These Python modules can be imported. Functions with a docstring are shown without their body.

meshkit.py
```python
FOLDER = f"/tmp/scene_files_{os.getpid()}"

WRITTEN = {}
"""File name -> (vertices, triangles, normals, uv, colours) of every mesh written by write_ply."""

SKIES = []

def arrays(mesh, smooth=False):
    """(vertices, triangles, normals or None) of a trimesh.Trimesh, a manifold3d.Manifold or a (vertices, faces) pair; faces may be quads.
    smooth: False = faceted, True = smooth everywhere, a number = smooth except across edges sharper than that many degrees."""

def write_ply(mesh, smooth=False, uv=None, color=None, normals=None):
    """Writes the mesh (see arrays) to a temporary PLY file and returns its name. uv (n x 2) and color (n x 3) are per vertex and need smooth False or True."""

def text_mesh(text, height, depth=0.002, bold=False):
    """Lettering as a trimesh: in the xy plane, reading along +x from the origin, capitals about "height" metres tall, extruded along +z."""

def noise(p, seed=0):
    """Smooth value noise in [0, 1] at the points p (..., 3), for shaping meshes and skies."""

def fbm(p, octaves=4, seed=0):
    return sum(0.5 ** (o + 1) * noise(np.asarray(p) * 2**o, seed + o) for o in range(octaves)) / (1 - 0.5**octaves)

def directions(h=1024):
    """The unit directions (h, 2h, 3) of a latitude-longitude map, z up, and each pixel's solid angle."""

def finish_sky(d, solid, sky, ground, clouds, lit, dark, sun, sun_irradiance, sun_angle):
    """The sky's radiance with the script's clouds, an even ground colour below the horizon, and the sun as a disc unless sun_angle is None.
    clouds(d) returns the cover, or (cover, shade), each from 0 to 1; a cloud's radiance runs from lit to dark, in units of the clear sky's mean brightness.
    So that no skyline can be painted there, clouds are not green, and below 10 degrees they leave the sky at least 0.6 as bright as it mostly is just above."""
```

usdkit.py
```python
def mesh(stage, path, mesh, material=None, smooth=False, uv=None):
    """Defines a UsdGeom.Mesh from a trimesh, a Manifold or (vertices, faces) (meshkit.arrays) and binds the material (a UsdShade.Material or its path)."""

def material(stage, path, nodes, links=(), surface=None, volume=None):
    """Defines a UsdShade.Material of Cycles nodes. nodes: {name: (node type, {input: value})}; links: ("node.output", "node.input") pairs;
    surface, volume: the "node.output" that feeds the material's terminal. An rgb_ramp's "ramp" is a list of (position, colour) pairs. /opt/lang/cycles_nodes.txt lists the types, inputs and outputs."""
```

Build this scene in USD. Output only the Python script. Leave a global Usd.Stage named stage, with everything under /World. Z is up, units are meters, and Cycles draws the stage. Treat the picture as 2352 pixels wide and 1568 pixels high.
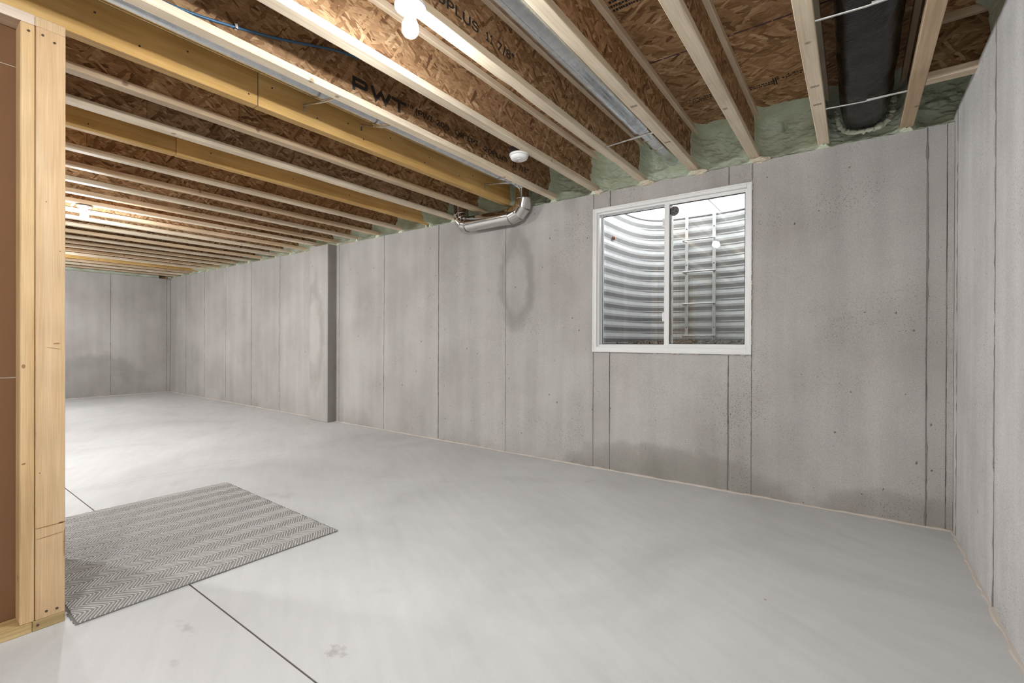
import math, random
import numpy as np, trimesh, usdkit, meshkit
from scipy.spatial import ConvexHull
from pxr import Usd, UsdGeom, UsdLux, UsdShade, Gf, Sdf

stage = Usd.Stage.CreateInMemory()
UsdGeom.SetStageUpAxis(stage, UsdGeom.Tokens.z)
UsdGeom.SetStageMetersPerUnit(stage, 1.0)
UsdGeom.Xform.Define(stage, '/World')
UsdGeom.Scope.Define(stage, '/World/Looks')
RNG = np.random.default_rng(7)

# ---------------------------------------------------------------- camera, sky, exposure
cam = UsdGeom.Camera.Define(stage, '/World/camera')
R_ = np.array([0.80720722, 0.59025804, 0.00345524]); U_ = np.array([-0.00426187, -0.0000254, 0.99999092]); F_ = np.array([-0.59025277, 0.80721462, -0.00249511])
EYE = np.array([0.0, 0.0, 1.08614])
cam.AddTransformOp().Set(Gf.Matrix4d(*R_, 0, *U_, 0, *(-F_), 0, *EYE, 1))
cam.CreateHorizontalApertureAttr(36.0); cam.CreateVerticalApertureAttr(24.0)
cam.CreateFocalLengthAttr(1075.572 * 36 / 2352)
cam.CreateClippingRangeAttr(Gf.Vec2f(0.02, 200))
cam.CreateExposureAttr(0.25)

sky = UsdLux.DomeLight.Define(stage, '/World/overcast_sky')
sky.CreateIntensityAttr(3.4); sky.CreateColorAttr(Gf.Vec3f(0.97, 0.985, 1.0))
BULB_NEAR, BULB_FAR, BULB_BACK, BULB_BEHIND = 2200.0, 3300.0, 5200.0, 1700.0    # radiance of the lit bulbs in view, and of fill bulbs added out of view
BULB_COLOR = (0.965, 0.985, 1.0)

# ---------------------------------------------------------------- materials
def L(name): return '/World/Looks/' + name
def mat(name, nodes, links, surface='p.BSDF'):
    return usdkit.material(stage, L(name), nodes, links, surface=surface)

def plain(name, color, rough=0.5, metal=0.0, bump=None, **kw):
    n = {'p': ('principled_bsdf', {'base_color': color, 'roughness': rough, 'metallic': metal, **kw})}; l = []
    if bump:
        n['g'] = ('geometry', {}); n['t'] = ('noise_texture', {'scale': bump[0], 'detail': 4.0}); n['b'] = ('bump', {'strength': bump[1], 'distance': bump[2]})
        l = [('g.position', 't.vector'), ('t.fac', 'b.height'), ('b.normal', 'p.normal')]
    return mat(name, n, l)

def osb(name, normal, along, gain=1.0, s_along=13.0, s_across=58.0):
    """Strand board: three layers of long flakes at different angles, each flake with its own tone."""
    n = {'g': ('geometry', {}), 'w': ('noise_texture', {'scale': 7.0, 'detail': 2.0}),
         'ws': ('vector_math', {'math_type': 'subtract', 'vector2': (0.5, 0.5, 0.5)}), 'wm': ('vector_math', {'math_type': 'scale', 'scale': 0.035}), 'wa': ('vector_math', {'math_type': 'add'})}
    l = [('g.position', 'w.vector'), ('w.color', 'ws.vector1'), ('ws.vector', 'wm.vector1'), ('wm.vector', 'wa.vector2'), ('g.position', 'wa.vector1')]
    k = 'xyz'.index(normal); a = 'xyz'.index(along); sc = [s_across] * 3; sc[a] = s_along; sc[k] = 6.0
    tones = [(0.0, (0.14, 0.068, 0.030)), (0.08, (0.20, 0.105, 0.048)), (0.35, (0.30, 0.172, 0.083)), (0.62, (0.37, 0.22, 0.112)), (0.88, (0.44, 0.275, 0.148)), (1.0, (0.54, 0.375, 0.22))]
    tones = [(q, tuple(min(1, c * gain) for c in col)) for q, col in tones]
    for i, th in enumerate((0.12, -0.42, 0.62, -1.0)):
        rot = [0.0, 0.0, 0.0]; rot[k] = th
        n[f'm{i}'] = ('mapping', {'mapping_type': 'point', 'rotation': tuple(rot), 'location': (i * 3.1, i * 1.7, i * 2.3)})
        n[f's{i}'] = ('mapping', {'mapping_type': 'point', 'scale': tuple(c * (1.0, 0.8, 1.25, 1.0)[i] for c in sc)})
        n[f'v{i}'] = ('voronoi_texture', {'feature': 'f1', 'scale': 1.0, 'metric': ('euclidean', 'chebychev', 'euclidean', 'chebychev')[i]})
        n[f'c{i}'] = ('separate_color', {}); n[f'r{i}'] = ('rgb_ramp', {'ramp': tones})
        l += [('wa.vector', f'm{i}.vector'), (f'm{i}.vector', f's{i}.vector'), (f's{i}.vector', f'v{i}.vector'), (f'v{i}.color', f'c{i}.color'), (f'c{i}.r', f'r{i}.fac')]
    prev, hgt = 'r0.color', 'c0.b'
    for i in (1, 2, 3):
        n[f't{i}'] = ('math', {'math_type': 'less_than', 'value2': (0, 0.42, 0.33, 0.25)[i]}); n[f'x{i}'] = ('mix', {}); n[f'h{i}'] = ('mix_float', {})
        l += [(f'c{i}.g', f't{i}.value1'), (f't{i}.value', f'x{i}.fac'), (prev, f'x{i}.color1'), (f'r{i}.color', f'x{i}.color2'),
              (f't{i}.value', f'h{i}.fac'), (hgt, f'h{i}.a'), (f'c{i}.b', f'h{i}.b')]
        prev, hgt = f'x{i}.color', f'h{i}.result'
    fs = [260.0] * 3; fs[a] = 16.0
    n['fm'] = ('mapping', {'mapping_type': 'point', 'scale': tuple(fs)}); n['fn'] = ('noise_texture', {'scale': 1.0, 'detail': 3.0})
    n['fr'] = ('map_range', {'from_min': 0.3, 'from_max': 0.7, 'to_min': 0.72, 'to_max': 1.2})
    n['o'] = ('object_info', {}); n['or'] = ('map_range', {'to_min': 0.84, 'to_max': 1.14}); n['om'] = ('math', {'math_type': 'multiply'})
    n['mu'] = ('vector_math', {'math_type': 'scale'})
    n['bp'] = ('bump', {'strength': 0.35, 'distance': 0.0015}); n['p'] = ('principled_bsdf', {'roughness': 0.72, 'specular_ior_level': 0.25})
    l += [('wa.vector', 'fm.vector'), ('fm.vector', 'fn.vector'), ('fn.fac', 'fr.value'), ('o.random', 'or.value'), ('or.result', 'om.value1'), ('fr.result', 'om.value2'),
          (prev, 'mu.vector1'), ('om.value', 'mu.scale'), ('mu.vector', 'p.base_color'), (hgt, 'bp.height'), ('bp.normal', 'p.normal')]
    return mat(name, n, l)

def wood(name, along, c1, c2, c3, knot=(0.16, 0.075, 0.03), ring=55.0, rough=0.6, knots=True, vary=0.16):
    """Sawn softwood: long grain, board-to-board tone, scattered knots."""
    a = 'xyz'.index(along); sc = [ring] * 3; sc[a] = 1.6; fs = [420.0] * 3; fs[a] = 7.0
    n = {'g': ('geometry', {}), 'o': ('object_info', {}), 'ov': ('combine_xyz', {}), 'os': ('vector_math', {'math_type': 'scale', 'scale': 9.0}), 'pa': ('vector_math', {'math_type': 'add'}),
         'm': ('mapping', {'mapping_type': 'point', 'scale': tuple(sc)}), 'nz': ('noise_texture', {'scale': 1.0, 'detail': 3.0, 'distortion': 0.6}),
         'r': ('rgb_ramp', {'ramp': [(0.25, c1), (0.5, c2), (0.75, c3)]}),
         'fm': ('mapping', {'mapping_type': 'point', 'scale': tuple(fs)}), 'fn': ('noise_texture', {'scale': 1.0, 'detail': 2.0}), 'fr': ('map_range', {'from_min': 0.3, 'from_max': 0.7, 'to_min': 0.9, 'to_max': 1.07}),
         'or': ('map_range', {'to_min': 1 - vary, 'to_max': 1 + vary * 0.6}), 'om': ('math', {'math_type': 'multiply'}), 'mu': ('vector_math', {'math_type': 'scale'}),
         'bn': ('noise_texture', {'scale': 3.0, 'detail': 2.0}), 'br': ('map_range', {'from_min': 0.3, 'from_max': 0.7, 'to_min': 0.9, 'to_max': 1.08}), 'bm': ('math', {'math_type': 'multiply'}),
         'bp': ('bump', {'strength': 0.25, 'distance': 0.001}), 'p': ('principled_bsdf', {'roughness': rough, 'specular_ior_level': 0.3})}
    l = [('o.random', 'ov.x'), ('o.random', 'ov.y'), ('o.random', 'ov.z'), ('ov.vector', 'os.vector1'), ('os.vector', 'pa.vector1'), ('g.position', 'pa.vector2'),
         ('pa.vector', 'm.vector'), ('m.vector', 'nz.vector'), ('nz.fac', 'r.fac'), ('pa.vector', 'fm.vector'), ('fm.vector', 'fn.vector'), ('fn.fac', 'fr.value'),
         ('pa.vector', 'bn.vector'), ('bn.fac', 'br.value'), ('br.result', 'bm.value1'), ('fr.result', 'bm.value2'),
         ('o.random', 'or.value'), ('or.result', 'om.value1'), ('bm.value', 'om.value2'), ('om.value', 'mu.scale'), ('fn.fac', 'bp.height'), ('bp.normal', 'p.normal')]
    src = 'r.color'
    if knots:
        n['k'] = ('voronoi_texture', {'feature': 'f1', 'scale': 5.5}); n['kn'] = ('noise_texture', {'scale': 60.0, 'detail': 1.0}); n['ka'] = ('math', {'math_type': 'multiply_add', 'value2': 0.05})
        n['kr'] = ('map_range', {'range_type': 'smoothstep', 'from_min': 0.065, 'from_max': 0.125, 'to_min': 0.62, 'to_max': 0.0}); n['kx'] = ('mix', {'color2': knot})
        l += [('pa.vector', 'k.vector'), ('pa.vector', 'kn.vector'), ('kn.fac', 'ka.value1'), ('k.distance', 'ka.value3'), ('ka.value', 'kr.value'), ('kr.result', 'kx.fac'), (src, 'kx.color1')]
        src = 'kx.color'
    l += [(src, 'mu.vector1'), ('mu.vector', 'p.base_color')]
    return mat(name, n, l)

def concrete_wall(name, tone=1.0, stains=(), grey=0.0):
    """Cast concrete: cloudy tone, pinholes and bug holes, run marks, damp patches along the foot."""
    c = lambda *v: tuple((x + (sum(v) / 3 - x) * grey) * tone for x in v)
    n = {'g': ('geometry', {}), 'sx': ('separate_xyz', {}),
         'n1': ('noise_texture', {'scale': 1.3, 'detail': 5.0, 'roughness': 0.6}), 'r1': ('rgb_ramp', {'ramp': [(0.3, c(0.345, 0.323, 0.304)), (0.5, c(0.405, 0.385, 0.366)), (0.7, c(0.455, 0.437, 0.419))]}),
         'n2': ('noise_texture', {'scale': 160.0, 'detail': 3.0}), 'r2': ('map_range', {'from_min': 0.3, 'from_max': 0.7, 'to_min': 0.88, 'to_max': 1.1}),
         'm3': ('mapping', {'mapping_type': 'point', 'scale': (7.0, 7.0, 0.5)}), 'n3': ('noise_texture', {'scale': 1.0, 'detail': 3.0}), 'r3': ('map_range', {'from_min': 0.35, 'from_max': 0.65, 'to_min': 0.93, 'to_max': 1.05}),
         'wn': ('noise_texture', {'scale': 70.0, 'detail': 2.0}), 'wk': ('vector_math', {'math_type': 'scale', 'scale': 0.016}), 'wp': ('vector_math', {'math_type': 'add'}), 'v1': ('voronoi_texture', {'scale': 88.0}), 'nm': ('noise_texture', {'scale': 2.2, 'detail': 2.0}), 'tm': ('map_range', {'from_min': 0.36, 'from_max': 0.66, 'to_min': 0.04, 'to_max': 0.21, 'clamp': True}),
         'h1': ('math', {'math_type': 'less_than'}),
         'm2': ('mapping', {'mapping_type': 'point', 'scale': (13.0, 13.0, 9.0)}), 'v2': ('voronoi_texture', {'scale': 1.0}), 'vs': ('separate_color', {}), 'vt': ('math', {'math_type': 'multiply', 'value2': 0.085}), 'h2': ('math', {'math_type': 'less_than'}),
         'hm': ('math', {'math_type': 'maximum'}), 'hs': ('math', {'math_type': 'multiply', 'value2': 0.72}),
         # damp foot: ragged, comes and goes along the wall
         'nd': ('noise_texture', {'scale': 1.7, 'detail': 5.0, 'roughness': 0.62}), 'dh': ('map_range', {'from_min': 0.40, 'from_max': 0.74, 'to_min': -0.04, 'to_max': 0.26}),
         'dd': ('math', {'math_type': 'subtract'}), 'dr': ('map_range', {'range_type': 'smoothstep', 'from_min': -0.05, 'from_max': 0.2, 'to_min': 0.0, 'to_max': 0.3}),
         'a1': ('math', {'math_type': 'multiply'}), 'a2': ('vector_math', {'math_type': 'scale'}), 'xh': ('mix', {'color2': c(0.075, 0.066, 0.06)}), 'xd': ('mix', {'color2': c(0.17, 0.155, 0.135)}),
         'hb': ('math', {'math_type': 'multiply_add', 'value2': 0.25}), 'hi': ('math', {'math_type': 'subtract', 'value1': 1.0}), 'bp': ('bump', {'strength': 0.5, 'distance': 0.003}), 'p': ('principled_bsdf', {'roughness': 0.82, 'specular_ior_level': 0.25})}
    l = [('g.position', 'sx.vector')] + [('g.position', k + '.vector') for k in ('n1', 'n2', 'm3', 'wn', 'nm', 'nd')]
    l += [('wn.color', 'wk.vector1'), ('wk.vector', 'wp.vector1'), ('g.position', 'wp.vector2'), ('wp.vector', 'v1.vector'), ('wp.vector', 'm2.vector')]
    l += [('n1.fac', 'r1.fac'), ('n2.fac', 'r2.value'), ('m3.vector', 'n3.vector'), ('n3.fac', 'r3.value'), ('nm.fac', 'tm.value'), ('v1.distance', 'h1.value1'), ('tm.result', 'h1.value2'),
          ('m2.vector', 'v2.vector'), ('v2.color', 'vs.color'), ('vs.r', 'vt.value1'), ('v2.distance', 'h2.value1'), ('vt.value', 'h2.value2'), ('h1.value', 'hm.value1'), ('h2.value', 'hm.value2'), ('hm.value', 'hs.value1'),
          ('nd.fac', 'dh.value'), ('dh.result', 'dd.value1'), ('sx.z', 'dd.value2'), ('dd.value', 'dr.value'),
          ('r2.result', 'a1.value1'), ('r3.result', 'a1.value2'), ('r1.color', 'a2.vector1'), ('a1.value', 'a2.scale'), ('a2.vector', 'xd.color1'), ('dr.result', 'xd.fac'),
          ('hs.value', 'xh.fac'), ('hm.value', 'hi.value2'), ('n2.fac', 'hb.value1'), ('hi.value', 'hb.value3'), ('hb.value', 'bp.height'), ('bp.normal', 'p.normal')]
    src = 'xd.color'
    for i, (ctr, sx, sz, lo, hi, amt, col) in enumerate(stains):       # single stains: rings or blots of given size
        n[f'sm{i}'] = ('vector_math', {'math_type': 'subtract', 'vector2': ctr}); n[f'sk{i}'] = ('vector_math', {'math_type': 'multiply', 'vector2': (1 / sx, 1 / sx, 1 / sz)})
        n[f'sn{i}'] = ('noise_texture', {'scale': 6.0, 'detail': 3.0}); n[f'sl{i}'] = ('vector_math', {'math_type': 'length'}); n[f'sa{i}'] = ('math', {'math_type': 'multiply_add', 'value2': 0.9})
        n[f'sr{i}'] = ('rgb_ramp', {'ramp': [(0.0, (lo,) * 3), (0.5, (lo,) * 3), (0.68, (hi,) * 3), (0.8, (hi * 0.8,) * 3), (0.95, (0, 0, 0)), (1.0, (0, 0, 0))]})
        n[f'so{i}'] = ('math', {'math_type': 'multiply_add', 'value2': 0.5, 'value3': -0.1}); n[f'sq{i}'] = ('rgb_to_bw', {}); n[f'sz{i}'] = ('math', {'math_type': 'multiply', 'value2': amt}); n[f'sX{i}'] = ('mix', {'color2': col})
        l += [('g.position', f'sm{i}.vector1'), (f'sm{i}.vector', f'sk{i}.vector1'), (f'sk{i}.vector', f'sl{i}.vector1'), ('g.position', f'sn{i}.vector'), (f'sn{i}.fac', f'sa{i}.value1'),
              (f'sl{i}.value', f'sa{i}.value3'), (f'sa{i}.value', f'so{i}.value1'), (f'so{i}.value', f'sr{i}.fac'), (f'sr{i}.color', f'sq{i}.color'), (f'sq{i}.val', f'sz{i}.value1'), (f'sz{i}.value', f'sX{i}.fac'), (src, f'sX{i}.color1')]
        src = f'sX{i}.color'
    l += [(src, 'xh.color1'), ('xh.color', 'p.base_color')]
    return mat(name, n, l)

def concrete_floor(name):
    n = {'g': ('geometry', {}), 'n1': ('noise_texture', {'scale': 0.9, 'detail': 6.0, 'roughness': 0.62, 'distortion': 0.8}),
         'r1': ('rgb_ramp', {'ramp': [(0.28, (0.475, 0.47, 0.463)), (0.5, (0.545, 0.543, 0.538)), (0.72, (0.60, 0.598, 0.594))]}),
         'm2': ('mapping', {'mapping_type': 'point', 'rotation': (0, 0, 0.5), 'scale': (1.0, 1.0, 1.0)}), 'm2b': ('mapping', {'mapping_type': 'point', 'scale': (2.2, 16.0, 1.0)}), 'n2': ('noise_texture', {'scale': 1.0, 'detail': 5.0, 'distortion': 0.5}), 'r2': ('map_range', {'from_min': 0.3, 'from_max': 0.7, 'to_min': 0.965, 'to_max': 1.03}),
         'n3': ('noise_texture', {'scale': 220.0, 'detail': 2.0}), 'r3': ('map_range', {'from_min': 0.3, 'from_max': 0.7, 'to_min': 0.965, 'to_max': 1.03}), 'a': ('math', {'math_type': 'multiply'}), 'mu': ('vector_math', {'math_type': 'scale'}),
         'v': ('voronoi_texture', {'scale': 3.4}), 'vc': ('separate_color', {}), 'vt': ('math', {'math_type': 'multiply', 'value2': 0.022}), 'h': ('math', {'math_type': 'less_than'}), 'hs': ('math', {'math_type': 'multiply', 'value2': 0.6}), 'xh': ('mix', {'color2': (0.16, 0.14, 0.12)}),
         'nb': ('noise_texture', {'scale': 2.6, 'detail': 4.0}), 'rb': ('map_range', {'range_type': 'smoothstep', 'from_min': 0.66, 'from_max': 0.76, 'to_min': 0.0, 'to_max': 0.35}), 'xb': ('mix', {'color2': (0.40, 0.375, 0.345)}),
         # two hairline cracks running across the far slab
         'sx': ('separate_xyz', {}), 'cn': ('noise_texture', {'scale': 2.0, 'detail': 4.0}), 'c1': ('math', {'math_type': 'multiply_add', 'value2': 0.10, 'value3': 4.46}), 'c2': ('math', {'math_type': 'add'}), 'c3': ('math', {'math_type': 'absolute'}), 'c4': ('math', {'math_type': 'less_than', 'value2': 0.0028}),
         'e1': ('math', {'math_type': 'multiply_add', 'value2': -0.07, 'value3': 0.0}), 'e2': ('math', {'math_type': 'add'}), 'e3': ('math', {'math_type': 'absolute'}), 'e4': ('math', {'math_type': 'less_than', 'value2': 0.002}),
         'cm': ('math', {'math_type': 'maximum'}), 'cs': ('math', {'math_type': 'multiply', 'value2': 0.42}), 'xc': ('mix', {'color2': (0.2, 0.18, 0.16)}),
         'bp': ('bump', {'strength': 0.12, 'distance': 0.002}), 'p': ('principled_bsdf', {'roughness': 0.58, 'specular_ior_level': 0.35})}
    l = [('g.position', k + '.vector') for k in ('n1', 'm2', 'n3', 'v', 'nb', 'sx', 'cn')]
    l += [('n1.fac', 'r1.fac'), ('m2.vector', 'm2b.vector'), ('m2b.vector', 'n2.vector'), ('n2.fac', 'r2.value'), ('n3.fac', 'r3.value'), ('r2.result', 'a.value1'), ('r3.result', 'a.value2'), ('r1.color', 'mu.vector1'), ('a.value', 'mu.scale'),
          ('nb.fac', 'rb.value'), ('rb.result', 'xb.fac'), ('mu.vector', 'xb.color1'), ('v.color', 'vc.color'), ('vc.r', 'vt.value1'), ('v.distance', 'h.value1'), ('vt.value', 'h.value2'), ('h.value', 'hs.value1'), ('hs.value', 'xh.fac'), ('xb.color', 'xh.color1'),
          ('cn.fac', 'c1.value1'), ('c1.value', 'c2.value1'), ('sx.x', 'c2.value2'), ('c2.value', 'c3.value1'), ('c3.value', 'c4.value1'),
          ('sx.y', 'e1.value1'), ('c2.value', 'e2.value1'), ('e1.value', 'e2.value2'), ('e2.value', 'e3.value1'), ('e3.value', 'e4.value1'),
          ('c4.value', 'cm.value1'), ('e4.value', 'cm.value2'), ('cm.value', 'cs.value1'), ('cs.value', 'xc.fac'), ('xh.color', 'xc.color1'), ('n1.fac', 'bp.height'), ('bp.normal', 'p.normal')]
    src = 'xc.color'
    n['sn'] = ('noise_texture', {'scale': 38.0, 'detail': 4.0}); l += [('g.position', 'sn.vector')]
    for i, (ctr, sx, sy, amt) in enumerate((((-1.455, 0.957, 0), 0.055, 0.045, 0.5), ((-2.03, 0.70, 0), 0.08, 0.03, 0.3), ((-1.84, 0.60, 0), 0.03, 0.02, 0.3), ((-1.9, 0.42, 0), 0.012, 0.006, 0.6))):
        n[f'q{i}'] = ('vector_math', {'math_type': 'subtract', 'vector2': ctr}); n[f'k{i}'] = ('vector_math', {'math_type': 'multiply', 'vector2': (1 / sx, 1 / sy, 0.0)}); n[f'l{i}'] = ('vector_math', {'math_type': 'length'})
        n[f'a{i}'] = ('math', {'math_type': 'multiply_add', 'value2': 2.4}); n[f'z{i}'] = ('map_range', {'range_type': 'smoothstep', 'from_min': 1.1, 'from_max': 2.1, 'to_min': amt, 'to_max': 0.0}); n[f'x{i}'] = ('mix', {'color2': (0.22, 0.19, 0.16)})
        l += [('g.position', f'q{i}.vector1'), (f'q{i}.vector', f'k{i}.vector1'), (f'k{i}.vector', f'l{i}.vector1'), ('sn.fac', f'a{i}.value1'), (f'l{i}.value', f'a{i}.value3'), (f'a{i}.value', f'z{i}.value'), (f'z{i}.result', f'x{i}.fac'), (src, f'x{i}.color1')]
        src = f'x{i}.color'
    l += [(src, 'p.base_color')]
    return mat(name, n, l)

def galvanized(name, base, rough, scale=30.0, metal=1.0, amp=0.12):
    n = {'g': ('geometry', {}), 'v': ('voronoi_texture', {'scale': scale}), 'c': ('separate_color', {}), 'r': ('map_range', {'to_min': 1 - amp, 'to_max': 1 + amp}), 'mu': ('vector_math', {'math_type': 'scale', 'vector1': base}),
         'n': ('noise_texture', {'scale': 9.0, 'detail': 4.0}), 'q': ('map_range', {'from_min': 0.3, 'from_max': 0.7, 'to_min': rough * 0.8, 'to_max': rough * 1.25}), 'p': ('principled_bsdf', {'metallic': metal})}
    l = [('g.position', 'v.vector'), ('v.color', 'c.color'), ('c.r', 'r.value'), ('r.result', 'mu.scale'), ('mu.vector', 'p.base_color'), ('g.position', 'n.vector'), ('n.fac', 'q.value'), ('q.result', 'p.roughness')]
    return mat(name, n, l)

M_OSB_WEB = osb('osb_web', 'x', 'y', gain=1.12)
M_OSB_SUB = osb('osb_subfloor', 'z', 'x', gain=1.2, s_along=9.5, s_across=46.0)
M_OSB_BLOCK = osb('osb_block', 'y', 'x')
M_FLANGE = wood('spruce_flange', 'y', (0.67, 0.54, 0.385), (0.78, 0.66, 0.49), (0.84, 0.735, 0.58))
M_FLANGE_T = wood('pine_flange', 'y', (0.57, 0.41, 0.25), (0.68, 0.51, 0.335), (0.76, 0.60, 0.42))
M_FLANGE_X = wood('spruce_block', 'x', (0.60, 0.46, 0.32), (0.68, 0.55, 0.40), (0.74, 0.62, 0.48))
M_LVL = wood('lvl_veneer', 'y', (0.57, 0.315, 0.09), (0.66, 0.405, 0.14), (0.74, 0.50, 0.21), ring=26.0, knots=False, vary=0.08)
M_LVL2 = wood('lvl_lamination', 'y', (0.40, 0.22, 0.07), (0.56, 0.345, 0.12), (0.70, 0.47, 0.20), ring=230.0, knots=False, vary=0.08)
M_STUD = wood('stud_wood', 'z', (0.49, 0.315, 0.15), (0.58, 0.40, 0.21), (0.65, 0.485, 0.28), ring=34.0, vary=0.1)
M_STUD_P = wood('stud_wood_pink', 'z', (0.50, 0.32, 0.165), (0.58, 0.405, 0.23), (0.65, 0.485, 0.305), ring=22.0, vary=0.06)
M_PLATE = wood('plate_wood', 'y', (0.62, 0.47, 0.35), (0.74, 0.61, 0.49), (0.80, 0.68, 0.57), ring=40.0)
M_TREATED = wood('treated_plate', 'y', (0.34, 0.23, 0.09), (0.47, 0.34, 0.16), (0.56, 0.42, 0.22), ring=90.0, knots=False)
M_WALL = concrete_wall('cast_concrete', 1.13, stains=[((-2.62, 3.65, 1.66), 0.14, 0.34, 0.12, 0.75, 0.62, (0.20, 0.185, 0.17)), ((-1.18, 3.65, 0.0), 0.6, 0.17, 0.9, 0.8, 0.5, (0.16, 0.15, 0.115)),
                                                     ((0.22, 3.65, 0.0), 0.26, 0.12, 0.9, 0.8, 0.4, (0.18, 0.165, 0.125)), ((-5.9, 3.52, 1.15), 0.16, 0.5, 0.1, 0.75, 0.5, (0.22, 0.2, 0.17)), ((-11.4, 2.45, 0.2), 0.5, 0.4, 0.6, 0.8, 0.55, (0.2, 0.185, 0.165))])
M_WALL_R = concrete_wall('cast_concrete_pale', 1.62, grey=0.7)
M_SEAM = concrete_wall('seam_concrete', 0.62)
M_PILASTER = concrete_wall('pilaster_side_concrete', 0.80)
M_FLOOR = concrete_floor('slab_concrete')
M_JOINT = plain('joint_dirt', (0.10, 0.085, 0.07), 0.9)  # dark tone for saw cut, board gaps and beam splices
M_BEAD = plain('mortar_bead', (0.56, 0.50, 0.44), 0.9, bump=(60.0, 0.4, 0.004))
M_GALV = galvanized('galvanized_duct_steel', (0.62, 0.65, 0.67), 0.22, 150.0, amp=0.05)
M_GALV2 = galvanized('shiny_elbow_steel', (0.66, 0.65, 0.63), 0.12, 160.0, amp=0.03)
M_ROD = galvanized('zinc_strap', (0.62, 0.61, 0.59), 0.33, 90.0)
M_WELL = galvanized('well_steel', (0.235, 0.238, 0.242), 0.6, 60.0, metal=0.0, amp=0.05)
M_LADDER = plain('ladder_paint', (0.36, 0.36, 0.36), 0.45)
M_FOAM = None
n = {'g': ('geometry', {}), 'n1': ('noise_texture', {'scale': 6.0, 'detail': 3.0}), 'r': ('rgb_ramp', {'ramp': [(0.3, (0.53, 0.555, 0.42)), (0.5, (0.61, 0.66, 0.52)), (0.7, (0.67, 0.74, 0.61))]}),
     'm': ('mapping', {'mapping_type': 'point', 'scale': (20.0, 20.0, 50.0)}), 'n2': ('noise_texture', {'scale': 1.0, 'detail': 3.5, 'distortion': 1.0}), 'bp': ('bump', {'strength': 0.6, 'distance': 0.02}), 'p': ('principled_bsdf', {'roughness': 0.6, 'specular_ior_level': 0.35})}
M_FOAM = mat('green_spray_foam', n, [('g.position', 'n1.vector'), ('n1.fac', 'r.fac'), ('r.color', 'p.base_color'), ('g.position', 'm.vector'), ('m.vector', 'n2.vector'), ('n2.fac', 'bp.height'), ('bp.normal', 'p.normal')])
M_FOAMY = plain('pale_insulation', (0.55, 0.56, 0.44), 0.8, bump=(60.0, 0.6, 0.01))
M_CREAM = plain('cream_foam', (0.62, 0.55, 0.42), 0.7, bump=(45.0, 0.6, 0.01))
n = {'g': ('geometry', {}), 'm': ('mapping', {'mapping_type': 'point', 'rotation': (0, 0, 0.5)}), 'm2': ('mapping', {'mapping_type': 'point', 'scale': (22.0, 130.0, 22.0)}), 'n': ('noise_texture', {'scale': 1.0, 'detail': 3.0, 'distortion': 0.8}), 'bp': ('bump', {'strength': 0.5, 'distance': 0.006}),
     'p': ('principled_bsdf', {'base_color': (0.005, 0.005, 0.006), 'roughness': 0.16, 'specular_ior_level': 0.32})}
M_BLACK = mat('black_duct_jacket', n, [('g.position', 'm.vector'), ('m.vector', 'm2.vector'), ('m2.vector', 'n.vector'), ('n.fac', 'bp.height'), ('bp.normal', 'p.normal')])
M_VINYL = plain('white_vinyl', (0.80, 0.80, 0.79), 0.35)
M_GASKET = plain('black_gasket', (0.02, 0.02, 0.02), 0.6)
M_WHITE = plain('white_plastic', (0.78, 0.78, 0.77), 0.4)
M_PORC = plain('white_porcelain', (0.80, 0.80, 0.81), 0.3)
M_BOXB = plain('box_plastic', (0.055, 0.045, 0.04), 0.6)
M_INK = plain('black_ink', (0.028, 0.022, 0.018), 0.8)
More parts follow.
